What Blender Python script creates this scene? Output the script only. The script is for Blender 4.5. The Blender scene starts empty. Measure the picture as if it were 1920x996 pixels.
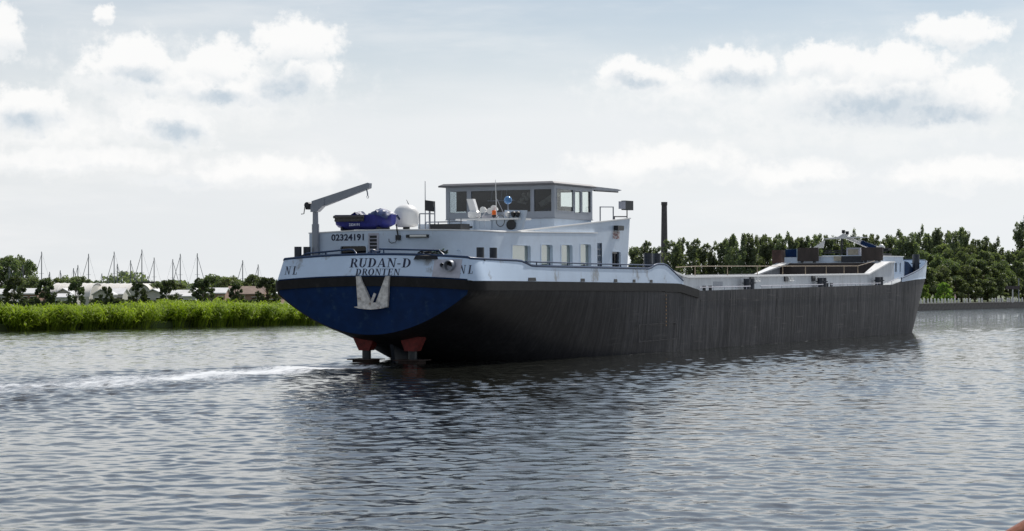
import bpy, bmesh, math, random
import numpy as np
from mathutils import Vector, Matrix
R = math.radians
random.seed(7); rng = np.random.default_rng(11)
scene = bpy.context.scene
COL = scene.collection
F, CAMH, HY = 3500.0, 3.2, 548.0          # focal length in pixels of a 1920 wide frame, eye height, horizon row

# ------------------------------------------------------------------ camera
cam = bpy.data.cameras.new('camera'); camo = bpy.data.objects.new('camera', cam); COL.objects.link(camo)
camo.location = (0, 0, CAMH); camo.rotation_euler = (R(90), 0, 0)
cam.sensor_width = 36; cam.lens = F / 1920 * 36; cam.shift_y = (HY - 498) / 1920
cam.clip_start = 0.1; cam.clip_end = 20000
scene.camera = camo

# ------------------------------------------------------------------ sun + sky
SUN_AZ, SUN_EL = 33.0, 50.0               # degrees right of the view axis, degrees above the horizon
sun = bpy.data.lights.new('sun', 'SUN'); suno = bpy.data.objects.new('sun', sun); COL.objects.link(suno)
sun.energy = 4.6; sun.angle = R(0.53); sun.color = (1.0, 0.95, 0.88)
sd = Vector((math.sin(R(SUN_AZ)) * math.cos(R(SUN_EL)), math.cos(R(SUN_AZ)) * math.cos(R(SUN_EL)), math.sin(R(SUN_EL))))
suno.rotation_euler = sd.to_track_quat('Z', 'Y').to_euler()
suno.location = (0, 0, 60)

class NT:
    """small helper to write node trees as expressions"""
    def __init__(s, tree): s.t = tree; s.n = tree.nodes; s.l = tree.links
    def new(s, typ, **kw):
        n = s.n.new(typ)
        for k, v in kw.items(): setattr(n, k, v)
        return n
    def put(s, sock, v):
        if v is None: return
        if isinstance(v, bpy.types.NodeSocket): s.l.new(v, sock)
        else: sock.default_value = v
    def math(s, op, a, b=None, c=None, clamp=False):
        n = s.new('ShaderNodeMath', operation=op, use_clamp=clamp)
        for i, v in enumerate((a, b, c)): s.put(n.inputs[i], v)
        return n.outputs[0]
    def vec(s, op, a, b=None):
        n = s.new('ShaderNodeVectorMath', operation=op)
        s.put(n.inputs[0], a); s.put(n.inputs[1], b)
        return n.outputs['Value'] if op in ('LENGTH', 'DOT_PRODUCT') else n.outputs[0]
    def mix(s, f, a, b, blend='MIX'):
        n = s.new('ShaderNodeMix', data_type='RGBA', blend_type=blend)
        s.put(n.inputs[0], f)
        for i, v in ((6, a), (7, b)):
            if isinstance(v, (tuple, list)) and len(v) == 3: v = (*v, 1)
            s.put(n.inputs[i], v)
        return n.outputs[2]
    def noise(s, vec, scale, detail=4, rough=.55, out=0, dist=0):
        n = s.new('ShaderNodeTexNoise'); s.put(n.inputs['Vector'], vec)
        n.inputs['Scale'].default_value = scale; n.inputs['Detail'].default_value = detail
        n.inputs['Roughness'].default_value = rough; n.inputs['Distortion'].default_value = dist
        return n.outputs[out]
    def smooth(s, v, lo, hi, a=0., b=1.):
        n = s.new('ShaderNodeMapRange', interpolation_type='SMOOTHSTEP')
        s.put(n.inputs[0], v); s.put(n.inputs[1], lo); s.put(n.inputs[2], hi); s.put(n.inputs[3], a); s.put(n.inputs[4], b)
        return n.outputs[0]
    def mapping(s, vec, scale=(1, 1, 1), loc=(0, 0, 0)):
        n = s.new('ShaderNodeMapping'); s.put(n.inputs[0], vec)
        n.inputs['Scale'].default_value = scale; n.inputs['Location'].default_value = loc
        return n.outputs[0]
    def sep(s, vec):
        n = s.new('ShaderNodeSeparateXYZ'); s.put(n.inputs[0], vec); return n.outputs
    def comb(s, x, y, z):
        n = s.new('ShaderNodeCombineXYZ')
        for i, v in enumerate((x, y, z)): s.put(n.inputs[i], v)
        return n.outputs[0]

world = bpy.data.worlds.new('World'); scene.world = world; world.use_nodes = True
def build_world():
    nt = NT(world.node_tree); nt.n.clear()
    K = 12.5                                # background strength is 0.08, cloud colours are radiance * K
    tc = nt.new('ShaderNodeTexCoord').outputs['Generated']
    d = nt.vec('NORMALIZE', tc); x, y, z = nt.sep(d)
    sky = nt.new('ShaderNodeTexSky', sky_type='NISHITA', sun_disc=False)
    sky.sun_elevation = R(SUN_EL); sky.sun_rotation = R(SUN_AZ); sky.air_density = 1.0; sky.dust_density = .5; sky.ozone_density = 1.0
    az = nt.math('MULTIPLY', nt.math('ARCTAN2', x, y), 57.29578)
    el = nt.math('MULTIPLY', nt.math('ARCSINE', z), 57.29578)
    P = nt.comb(az, el, 0.0)
    # haze: whitens the lower sky all the way round, brighter towards the sun as aerosol scatters forwards
    cosg = nt.vec('DOT_PRODUCT', d, tuple(sd))
    phase = nt.math('MULTIPLY', nt.math('ADD', cosg, 1.0), .5)
    glow = nt.smooth(phase, 0.0, 1.0, .40, 1.16)
    veil = nt.smooth(el, 2.5, 11.5, .97, .12)
    patch = nt.noise(nt.mapping(d, (1.6, 1.6, 7.0)), 2.2, 5, .55)
    veil = nt.math('ADD', veil, nt.smooth(patch, .42, .66, 0, .22), clamp=True)
    hz = nt.vec('SCALE', (.775 * K, .80 * K, .82 * K)); nt.put(hz.node.inputs['Scale'], glow)
    base = nt.mix(veil, sky.outputs[0], hz)
    # broad soft cloud sheets low in the sky
    sheet = nt.noise(nt.mapping(d, (2.2, 2.2, 13.0)), 2.6, 6, .58)
    base = nt.mix(nt.math('MULTIPLY', nt.smooth(sheet, .44, .68), nt.smooth(el, 1.0, 12.0, .42, .30)), base, (.95 * K, .95 * K, .945 * K))
    # cumulus: lobes in (azimuth, elevation) degrees with ragged edges, plus the same kind of cloud by noise elsewhere
    def deg(px, py): return math.degrees(math.atan((px - 960) / F)), math.degrees(math.atan((HY - py) / F))
    n1 = nt.noise(P, .55, 7, .6, 1); n1v = nt.vec('SUBTRACT', n1, (.5, .5, .5))
    n2 = nt.noise(P, 2.0, 5, .6, 1); n2v = nt.vec('SUBTRACT', n2, (.5, .5, .5))
    Pd = nt.vec('ADD', P, nt.vec('ADD', nt.vec('MULTIPLY', n1v, (1.5, 1.1, 0)), nt.vec('MULTIPLY', n2v, (.55, .5, 0))))
    lobes = [(245, 128, 100, 55), (420, 118, 80, 52), (330, 150, 170, 42), (560, 78, 90, 48), (575, 140, 60, 40), (470, 165, 150, 36), (10, 70, 45, 60),
             (50, 215, 90, 50), (310, 235, 95, 50), (1190, 140, 75, 38), (1360, 132, 105, 42), (1545, 125, 80, 42), (1680, 135, 110, 46),
             (1650, 195, 210, 62), (1820, 185, 100, 52), (1800, 70, 95, 34), (200, 42, 26, 20),
             (1240, 305, 190, 40), (1480, 325, 160, 36), (1800, 330, 190, 34), (130, 305, 230, 36), (500, 320, 200, 36)]
    rag = nt.math('MULTIPLY', nt.math('SUBTRACT', nt.noise(P, 1.5, 8, .62), .5), 1.5)
    dens = None; low = None
    lobes = [(x_, y_, w_ * 1.12, h_ * 1.08, 1.0 if y_ < 260 else .6) for x_, y_, w_, h_ in lobes] + [(360, 160, 340, 100, .42), (1600, 185, 420, 120, .42), (1300, 160, 260, 70, .36), (120, 250, 260, 80, .36)]
    for (px, py, rx, ry, wgt) in lobes:
        a, e = deg(px, py); w = rx / F * 57.3; h = ry / F * 57.3
        q = nt.vec('MULTIPLY', nt.vec('SUBTRACT', Pd, (a, e, 0)), (1 / w, 1 / h, 0))
        v = nt.math('SUBTRACT', 1.0, nt.vec('LENGTH', q))
        v = nt.math('MULTIPLY', nt.math('ADD', v, rag), wgt)
        qy = nt.math('MULTIPLY', nt.sep(q)[1], -1.0)
        inside = nt.smooth(v, 0.0, .5)
        lo = nt.math('MULTIPLY', inside, nt.smooth(qy, .1, .9, 0, .6))
        dens = v if dens is None else nt.math('MAXIMUM', dens, v)
        low = lo if low is None else nt.math('MAXIMUM', low, lo)
    for (px, py, rx, ry) in [(1640, 212, 185, 40), (1760, 222, 120, 26), (1378, 158, 70, 22), (1185, 152, 48, 17), (262, 148, 62, 19), (410, 182, 80, 18), (548, 166, 60, 34), (330, 252, 62, 26), (45, 232, 62, 26), (1290, 330, 120, 18), (1560, 345, 120, 16), (330, 345, 150, 14)]:
        a, e = deg(px, py); w = rx / F * 57.3; h = ry / F * 57.3
        q = nt.vec('MULTIPLY', nt.vec('SUBTRACT', Pd, (a, e, 0)), (1 / w, 1 / h, 0))
        v = nt.math('ADD', nt.math('SUBTRACT', 1.0, nt.vec('LENGTH', q)), nt.math('MULTIPLY', rag, .6))
        low = nt.math('MAXIMUM', low, nt.smooth(v, -.35, .85, 0, 1.0 if py < 300 else .4)); dens = nt.math('MAXIMUM', dens, nt.math('MULTIPLY', v, .9 if py < 300 else .4))
    gn = nt.noise(nt.mapping(d, (1, 1, 3.2)), 5.5, 7, .58)
    gen = nt.math('MULTIPLY', nt.math('SUBTRACT', gn, .535), 3.0)
    frame_far = nt.smooth(nt.math('MAXIMUM', nt.math('SUBTRACT', nt.math('ABSOLUTE', az), 14.0), nt.math('SUBTRACT', el, 8.0)), 0.0, 4.0)
    gen = nt.math('SUBTRACT', gen, nt.math('MULTIPLY', nt.math('SUBTRACT', 1.0, frame_far), .6))
    dens = nt.math('MAXIMUM', dens, gen)
    alpha = nt.smooth(dens, -.03, .42, 0, .90)
    shade = nt.math('MAXIMUM', low, nt.math('MULTIPLY', nt.smooth(gen, .25, .8), .55))
    fluff = nt.smooth(nt.noise(P, 1.3, 6, .6), .35, .7)
    shade = nt.math('MULTIPLY', shade, nt.smooth(fluff, 0, 1, .7, 1.05), clamp=True)
    ccol = nt.mix(shade, (1.0 * K, .995 * K, .985 * K), (.55 * K, .635 * K, .715 * K))
    cs = nt.vec('SCALE', ccol); nt.put(cs.node.inputs['Scale'], nt.smooth(phase, 0.0, .75, .55, 1.0)); ccol = cs
    col = nt.mix(alpha, base, ccol)
    bg = nt.new('ShaderNodeBackground'); bg.inputs['Strength'].default_value = 0.08
    nt.l.new(col, bg.inputs['Color'])
    out = nt.new('ShaderNodeOutputWorld'); nt.l.new(bg.outputs[0], out.inputs['Surface'])
build_world()
scene.view_settings.view_transform = 'Standard'; scene.view_settings.look = 'None'
scene.view_settings.exposure = 0.0; scene.view_settings.gamma = 1.0
scene.render.resolution_x = 1024; scene.render.resolution_y = 531
scene.render.engine = 'CYCLES'

# ------------------------------------------------------------------ materials
def mat(name, col, rough=.5, metal=0., var=.0, vscale=3., bump=0., bscale=20., spec=.5, coord='Object', stretch=(1, 1, 1), dirt=None, dscale=1.2, dlo=.55, dhi=.75, dstretch=(1, 1, 1), fn=None):
    m = bpy.data.materials.new(name); m.use_nodes = True
    nt = NT(m.node_tree); b = nt.n['Principled BSDF']
    b.inputs['Roughness'].default_value = rough; b.inputs['Metallic'].default_value = metal
    b.inputs['Specular IOR Level'].default_value = spec
    tc = nt.new('ShaderNodeTexCoord').outputs[coord]
    c = (*col, 1)
    if var:
        n = nt.noise(nt.mapping(tc, stretch), vscale, 5, .6)
        f = nt.smooth(n, .3, .7)
        c = nt.mix(f, tuple(v * (1 - var) for v in col), tuple(min(1, v * (1 + var)) for v in col))
    if dirt:
        n = nt.noise(nt.mapping(tc, dstretch), dscale, 6, .65)
        c = nt.mix(nt.smooth(n, dlo, dhi), c, dirt)
    if isinstance(c, tuple): b.inputs['Base Color'].default_value = c
    else: nt.l.new(c, b.inputs['Base Color'])
    if bump:
        n = nt.noise(nt.mapping(tc, stretch), bscale, 4, .6)
        bn = nt.new('ShaderNodeBump'); bn.inputs['Strength'].default_value = bump; bn.inputs['Distance'].default_value = .03
        nt.l.new(n, bn.inputs['Height']); nt.l.new(bn.outputs[0], b.inputs['Normal'])
    if fn: fn(nt, b, tc)
    return m

M = {}
M['white'] = mat('white_paint', (.60, .69, .80), .42, var=.05, vscale=1.3, dirt=(.40, .42, .45), dscale=1.6, dlo=.60, dhi=.78, dstretch=(1, 1, .45), bump=.05, bscale=6)
M['bulwark'] = mat('bulwark_paint', (.58, .71, .88), .4, var=.05, vscale=.8, dirt=(.33, .36, .40), dscale=.75, dlo=.56, dhi=.66, dstretch=(1, 1, .7), bump=.05, bscale=5)
M['wheel'] = mat('wheelhouse_paint', (.29, .32, .37), .35, metal=.15, var=.04, vscale=2)
M['blue'] = mat('navy_paint', (.0025, .022, .085), .55, spec=.15, var=.15, vscale=2.0, dirt=(.02, .05, .10), dscale=2.5)
M['cap'] = mat('blue_rail_paint', (.010, .036, .10), .35, var=.2, vscale=6)
M['blackbelt'] = mat('belt_paint', (.011, .0105, .011), .6, spec=.25, var=.3, vscale=2.5, dirt=(.040, .036, .034), dscale=2.2, dlo=.58, dhi=.8, dstretch=(1, 1, .5), bump=.15, bscale=5)
M['dark'] = mat('dark_metal', (.02, .022, .026), .45, var=.2, vscale=8)
M['bollard'] = mat('bollard_paint', (.022, .027, .038), .4, var=.25, vscale=6)
M['grey'] = mat('grey_metal', (.26, .28, .32), .45, metal=.3, var=.1, vscale=4)
M['crane'] = mat('crane_paint', (.30, .32, .36), .42, metal=.2, var=.06, vscale=3)
M['plate'] = mat('bare_plate', (.50, .50, .56), .5, var=.1, vscale=3)
M['anchor'] = mat('anchor_galvanised', (.62, .60, .57), .6, metal=.2, var=.25, vscale=5, dirt=(.16, .10, .06), dscale=4)
M['rust'] = mat('red_primer', (.17, .020, .015), .7, var=.35, vscale=5, bump=.4, bscale=14)
M['rusty'] = mat('rusty_steel', (.04, .022, .016), .8, var=.4, vscale=6, bump=.3)
M['brown'] = mat('brown_hatch_paint', (.060, .046, .040), .65, var=.2, vscale=2, stretch=(1, 1, .4))
M['coaming'] = mat('coaming_paint', (.56, .58, .60), .5, var=.08, vscale=2, stretch=(1, 1, .3), dirt=(.26, .25, .24), dscale=1.8, dlo=.52, dhi=.8, dstretch=(1, 1, .25), bump=.08, bscale=4)
M['deck'] = mat('deck_paint', (.30, .33, .36), .6, var=.15, vscale=3)
M['holdfloor'] = mat('hold_steel', (.10, .085, .075), .7, var=.3, vscale=1)
M['domewhite'] = mat('dome_gelcoat', (.80, .80, .79), .35)
M['orange'] = mat('orange_lens', (.9, .16, .01), .3)
M['boatblue'] = mat('dinghy_blue', (.022, .028, .22), .45, var=.2, vscale=4)
M['tarp'] = mat('blue_tarpaulin', (.012, .035, .12), .5, var=.35, vscale=6, bump=.5, bscale=5)
M['fender'] = mat('weathered_rubber', (.10, .095, .09), .8, var=.4, vscale=8, stretch=(1, 1, 5), bump=.5, bscale=10)
M['rope'] = mat('rope_green', (.05, .10, .075), .9, var=.5, vscale=12)
M['net'] = mat('dark_rope', (.018, .02, .024), .9, var=.5, vscale=14)
M['blind'] = mat('cream_blind', (.78, .80, .72), .6, var=.04, vscale=5)
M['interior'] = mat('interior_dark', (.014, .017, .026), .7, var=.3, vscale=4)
M['tan'] = mat('tan_upholstery', (.42, .38, .30), .7, var=.2, vscale=5)
M['ink'] = mat('navy_lettering', (.008, .014, .05), .5)
M['whiteink'] = mat('white_lettering', (.7, .72, .8), .5)
M['cable'] = mat('cable_black', (.012, .012, .013), .6)
M['yellow'] = mat('draught_mark', (.35, .20, .07), .6)
M['globe'] = mat('blue_globe', (.10, .25, .50), .2, var=.2, vscale=3)
M['lampglass'] = mat('lamp_tube', (.75, .74, .68), .3)

def hull_extra(nt, b, tc):
    x, y, z = nt.sep(tc)
    st = nt.noise(nt.mapping(tc, (3, 3.2, .10)), 1.6, 6, .65)
    st2 = nt.noise(nt.mapping(tc, (2, 5.5, .22)), 2.4, 4, .6)
    patch = nt.noise(tc, .35, 5, .6)
    f = nt.math('MULTIPLY', nt.smooth(st, .35, .72), nt.smooth(patch, .3, .65, .35, 1.0))
    c = nt.mix(f, (.032, .032, .036), (.098, .096, .104))
    c = nt.mix(nt.smooth(st2, .56, .72, 0, .8), c, (.135, .125, .118))
    scuff = nt.noise(nt.mapping(tc, (1, .22, 2.6)), 1.5, 6, .65)
    c = nt.mix(nt.smooth(scuff, .56, .74, 0, .55), c, (.15, .142, .14))
    dark = nt.noise(nt.mapping(tc, (1, .5, .35)), .9, 4, .6)
    c = nt.mix(nt.smooth(dark, .50, .68, 0, .6), c, (.018, .018, .02))
    rust = nt.noise(nt.mapping(tc, (2, 3, .5)), 2.2, 6, .7)
    c = nt.mix(nt.smooth(rust, .68, .8, 0, .5), c, (.10, .055, .035))
    nt.l.new(c, b.inputs['Base Color'])
    stern_shade_fade = nt.math('ADD', nt.smooth(y, 9.0, 27.0, .22, 1.0), nt.math('MULTIPLY', nt.math('SUBTRACT', patch, .5), .5), clamp=True)  # stern shade painted into the hull colour, fading out forward
    c = nt.mix(stern_shade_fade, (.012, .012, .014), c); nt.l.new(c, b.inputs['Base Color'])
    frames = nt.noise(nt.mapping(tc, (0.2, 1.25, .05)), 1.0, 3, .55)
    dents = nt.noise(nt.mapping(tc, (1, 1.0, .55)), .8, 3, .5)
    hgt = nt.math('ADD', nt.math('MULTIPLY', frames, .7), nt.math('ADD', nt.math('MULTIPLY', dents, .5), nt.math('MULTIPLY', st2, .05)))
    bn = nt.new('ShaderNodeBump'); bn.inputs['Strength'].default_value = .75; bn.inputs['Distance'].default_value = .11
    nt.l.new(hgt, bn.inputs['Height']); nt.l.new(bn.outputs[0], b.inputs['Normal'])
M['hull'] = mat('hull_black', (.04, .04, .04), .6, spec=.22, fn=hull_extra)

def glass(name, tint=(.25, .3, .33), gl=.9, ior=1.6):
    m = bpy.data.materials.new(name); m.use_nodes = True; nt = NT(m.node_tree); nt.n.clear()
    t = nt.new('ShaderNodeBsdfTransparent'); t.inputs[0].default_value = (*tint, 1)
    g = nt.new('ShaderNodeBsdfGlossy'); g.inputs['Roughness'].default_value = .02; g.inputs[0].default_value = (gl, gl, gl, 1)
    f0 = ((ior - 1) / (ior + 1)) ** 2
    lw = nt.new('ShaderNodeLayerWeight'); lw.inputs[0].default_value = .5
    fac = nt.math('ADD', f0, nt.math('MULTIPLY', nt.math('POWER', lw.outputs['Facing'], 5.0), 1 - f0), clamp=True)
    mx = nt.new('ShaderNodeMixShader'); nt.l.new(fac, mx.inputs[0]); nt.l.new(t.outputs[0], mx.inputs[1]); nt.l.new(g.outputs[0], mx.inputs[2])
    o = nt.new('ShaderNodeOutputMaterial'); nt.l.new(mx.outputs[0], o.inputs[0])
    return m
M['glass'] = glass('clear_glass', (.96, .985, .975))
M['mirrorglass'] = glass('coated_glass', (.85, .88, .86), .95, 2.7)
M['midglass'] = glass('tinted_glass', (.62, .66, .70), .9, 1.7)
M['darkglass'] = glass('dark_glass', (.16, .18, .20))

def leafmat(name, c1, c2, trans=.35, scale=.35):
    m = bpy.data.materials.new(name); m.use_nodes = True; nt = NT(m.node_tree); nt.n.clear()
    geo = nt.new('ShaderNodeNewGeometry'); oi = nt.new('ShaderNodeObjectInfo')
    n = nt.noise(geo.outputs['Position'], scale, 3, .6)
    r = nt.math('ADD', nt.math('MULTIPLY', geo.outputs['Random Per Island'], .55), nt.math('MULTIPLY', nt.smooth(n, .3, .7), .45))
    c = nt.mix(r, c1, c2)
    hs = nt.new('ShaderNodeHueSaturation'); nt.put(hs.inputs['Value'], nt.math('ADD', .8, nt.math('MULTIPLY', oi.outputs['Random'], .4)))
    nt.put(hs.inputs['Hue'], nt.math('ADD', .485, nt.math('MULTIPLY', oi.outputs['Random'], .03))); nt.l.new(c, hs.inputs['Color']); c = hs.outputs[0]
    d = nt.new('ShaderNodeBsdfPrincipled'); nt.l.new(c, d.inputs['Base Color']); d.inputs['Roughness'].default_value = .55; d.inputs['Specular IOR Level'].default_value = .3
    t = nt.new('ShaderNodeBsdfTranslucent'); nt.l.new(nt.mix(1.0, c, (1.35, 1.5, .6), 'MULTIPLY'), t.inputs[0])
    mx = nt.new('ShaderNodeMixShader'); mx.inputs[0].default_value = trans
    nt.l.new(d.outputs[0], mx.inputs[1]); nt.l.new(t.outputs[0], mx.inputs[2])
    o = nt.new('ShaderNodeOutputMaterial'); nt.l.new(mx.outputs[0], o.inputs[0])
    return m
M['leaf_poplar'] = leafmat('poplar_leaves', (.075, .098, .066), (.24, .27, .185), 0.36)
M['leaf_wood'] = leafmat('broadleaf_leaves', (.050, .076, .042), (.23, .26, .15), 0.36)
M['leaf_dark'] = leafmat('dark_leaves', (.026, .042, .022), (.10, .125, .06), 0.3)
M['leaf_light'] = leafmat('light_leaves', (0.090, 0.150, 0.030), (0.195, 0.255, 0.075), 0.43)
M['reed'] = leafmat('reed_leaves', (.075, .160, .010), (.40, .54, .050), 0.45, .5)
M['bark'] = mat('bark', (.07, .055, .04), .9, var=.3, vscale=5, bump=.5)
M['ground'] = mat('grassy_ground', (.07, .095, .03), .9, var=.4, vscale=.3, coord='Object')
M['quaystone'] = mat('quay_stone', (.15, .14, .13), .8, var=.35, vscale=1.0, bump=.5, bscale=3, dirt=(.07, .065, .06), dscale=.6)
M['postwhite'] = mat('white_post', (.72, .72, .70), .6, var=.1, vscale=3)
M['brick'] = mat('chimney_brick', (.10, .088, .10), .85, var=.2, vscale=.6, bump=.2)
M['roofw'] = mat('pale_roof_sheet', (.62, .62, .62), .5, var=.08, vscale=1)
M['wallw'] = mat('pale_cladding', (.48, .47, .43), .7, var=.08, vscale=1.5, stretch=(1, 1, 4))
M['wallbrick'] = mat('pink_brick_wall', (.30, .19, .15), .8, var=.15, vscale=3)
M['roofbrown'] = mat('brown_tiles', (.22, .16, .13), .8, var=.2, vscale=2)
M['shed'] = mat('arched_sheet_roof', (.66, .63, .58), .5, var=.12, vscale=.25)
M['mast'] = mat('anodised_mast', (.16, .17, .20), .4, metal=.4)
M['boathull'] = mat('boat_gelcoat', (.7, .7, .7), .4)
M['timber'] = mat('varnished_timber', (.28, .10, .05), .45, var=.3, vscale=6, stretch=(1, 1, .3), bump=.2)

# ------------------------------------------------------------------ mesh helpers
class MB:
    def __init__(s): s.v = []; s.f = []
    def add(s, vs, fs):
        o = len(s.v); s.v += [tuple(v) for v in vs]; s.f += [tuple(i + o for i in f) for f in fs]; return s
    def box(s, x0, x1, y0, y1, z0, z1):
        return s.add([(x0, y0, z0), (x1, y0, z0), (x1, y1, z0), (x0, y1, z0), (x0, y0, z1), (x1, y0, z1), (x1, y1, z1), (x0, y1, z1)],
                     [(0, 3, 2, 1), (4, 5, 6, 7), (0, 1, 5, 4), (1, 2, 6, 5), (2, 3, 7, 6), (3, 0, 4, 7)])
    def obox(s, c, ax, ay, az):
        """oriented box: centre and three half-axis vectors"""
        c, ax, ay, az = Vector(c), Vector(ax), Vector(ay), Vector(az)
        vs = [c + sx * ax + sy * ay + sz * az for sz in (-1, 1) for sx, sy in ((-1, -1), (1, -1), (1, 1), (-1, 1))]
        return s.add(vs, [(0, 3, 2, 1), (4, 5, 6, 7), (0, 1, 5, 4), (1, 2, 6, 5), (2, 3, 7, 6), (3, 0, 4, 7)])
    def bar(s, a, b, w, h=None, up=(0, 0, 1)):
        a, b = Vector(a), Vector(b); d = b - a; L = d.length; d.normalize()
        h = h or w; upv = Vector(up); sd_ = d.cross(upv)
        if sd_.length < 1e-4: sd_ = d.cross(Vector((1, 0, 0)))
        sd_.normalize(); u2 = sd_.cross(d)
        return s.obox((a + b) / 2, d * L / 2, sd_ * w / 2, u2 * h / 2)
    def tube(s, pts, r, n=8, caps=True):
        pts = [Vector(p) for p in pts]; rs = r if isinstance(r, (list, tuple)) else [r] * len(pts)
        rings = []; prev = None
        for i, p in enumerate(pts):
            d = (pts[min(i + 1, len(pts) - 1)] - pts[max(i - 1, 0)]).normalized()
            if prev is None:
                a = d.cross(Vector((0, 0, 1)))
                if a.length < 1e-3: a = d.cross(Vector((1, 0, 0)))
            else: a = prev - d * prev.dot(d)
            a.normalize(); prev = a; b = d.cross(a)
            rings.append([p + (a * math.cos(k * 2 * math.pi / n) + b * math.sin(k * 2 * math.pi / n)) * rs[i] for k in range(n)])
        vs = [v for rg in rings for v in rg]; fs = []
        for i in range(len(rings) - 1):
            for k in range(n): fs.append((i * n + k, i * n + (k + 1) % n, (i + 1) * n + (k + 1) % n, (i + 1) * n + k))
        if caps: fs.append(tuple(range(n - 1, -1, -1))); fs.append(tuple((len(rings) - 1) * n + k for k in range(n)))
        return s.add(vs, fs)
    def prism(s, poly, fmap, d0, d1):
        """extrude a 2D polygon; fmap(u, v, d) -> point"""
        n = len(poly); vs = [fmap(u, v, d0) for u, v in poly] + [fmap(u, v, d1) for u, v in poly]
        fs = [tuple(range(n - 1, -1, -1)), tuple(range(n, 2 * n))] + [(i, (i + 1) % n, n + (i + 1) % n, n + i) for i in range(n)]
        return s.add(vs, fs)
    def lathe(s, prof, c=(0, 0, 0), n=20):
        vs = []; fs = []; c = Vector(c)
        for r, z in prof: vs += [c + Vector((r * math.cos(k * 2 * math.pi / n), r * math.sin(k * 2 * math.pi / n), z)) for k in range(n)]
        for i in range(len(prof) - 1):
            for k in range(n): fs.append((i * n + k, i * n + (k + 1) % n, (i + 1) * n + (k + 1) % n, (i + 1) * n + k))
        fs.append(tuple(range(n - 1, -1, -1))); fs.append(tuple((len(prof) - 1) * n + k for k in range(n)))
        return s.add(vs, fs)
    def grid(s, P):
        """P[i][j] points -> quads"""
        ni, nj = len(P), len(P[0])
        return s.add([p for row in P for p in row], [(i * nj + j, i * nj + j + 1, (i + 1) * nj + j + 1, (i + 1) * nj + j) for i in range(ni - 1) for j in range(nj - 1)])
    def build(s, name, m, parent=None, smooth=False, fix=True, angle=35):
        me = bpy.data.meshes.new(name); me.from_pydata(s.v, [], s.f)
        if fix:
            bm = bmesh.new(); bm.from_mesh(me); bmesh.ops.remove_doubles(bm, verts=bm.verts, dist=1e-5); bmesh.ops.recalc_face_normals(bm, faces=bm.faces); bm.to_mesh(me); bm.free()
        me.materials.append(M[m] if isinstance(m, str) else m)
        if smooth:
            me.shade_smooth(); me.set_sharp_from_angle(angle=R(angle))
        o = bpy.data.objects.new(name, me); COL.objects.link(o); o.parent = parent
        return o
def tag(o, label=None, cat=None, group=None, kind=None):
    for k, v in (('label', label), ('category', cat), ('group', group), ('kind', kind)):
        if v: o[k] = v
    return o
def empty(name, loc=(0, 0, 0), rot=(0, 0, 0)):
    o = bpy.data.objects.new(name, None); COL.objects.link(o); o.location = loc; o.rotation_euler = rot; o.empty_display_size = .5; return o
def copy_tree(o, parent=None):
    c = o.copy(); COL.objects.link(c); c.parent = parent
    for ch in list(o.children): copy_tree(ch, c)
    return c
def np_mesh(name, V, Q, m, parent=None, smooth=False):
    """fast mesh from numpy verts and quads"""
    me = bpy.data.meshes.new(name); V = np.asarray(V, dtype=np.float32); Q = np.asarray(Q, dtype=np.int32); k = Q.shape[1]
    me.vertices.add(len(V)); me.vertices.foreach_set('co', V.ravel())
    me.loops.add(Q.size); me.loops.foreach_set('vertex_index', Q.ravel())
    me.polygons.add(len(Q)); me.polygons.foreach_set('loop_start', np.arange(0, Q.size, k, dtype=np.int32))
    me.update(calc_edges=True); me.materials.append(M[m] if isinstance(m, str) else m)
    if smooth: me.shade_smooth()
    o = bpy.data.objects.new(name, me); COL.objects.link(o); o.parent = parent
    return o
def wp(px, py=None, Y=None, Z=None):
    """world point for a pixel of the 1920 wide photograph at depth Y"""
    return Vector(((px - 960) / F * Y, Y, CAMH - (py - HY) / F * Y if py is not None else Z))
ORD = ['first', 'second', 'third', 'fourth', 'fifth', 'sixth', 'seventh', 'eighth', 'ninth', 'tenth', 'eleventh', 'twelfth', 'thirteenth', 'fourteenth', 'fifteenth', 'sixteenth', 'seventeenth', 'eighteenth', 'nineteenth', 'twentieth']
ORD += ['twenty-' + o for o in ORD[:9]] + ['thirtieth'] + ['thirty-' + o for o in ORD[:9]]
interp = lambda x, pts: float(np.interp(x, [p[0] for p in pts], [p[1] for p in pts]))

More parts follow.
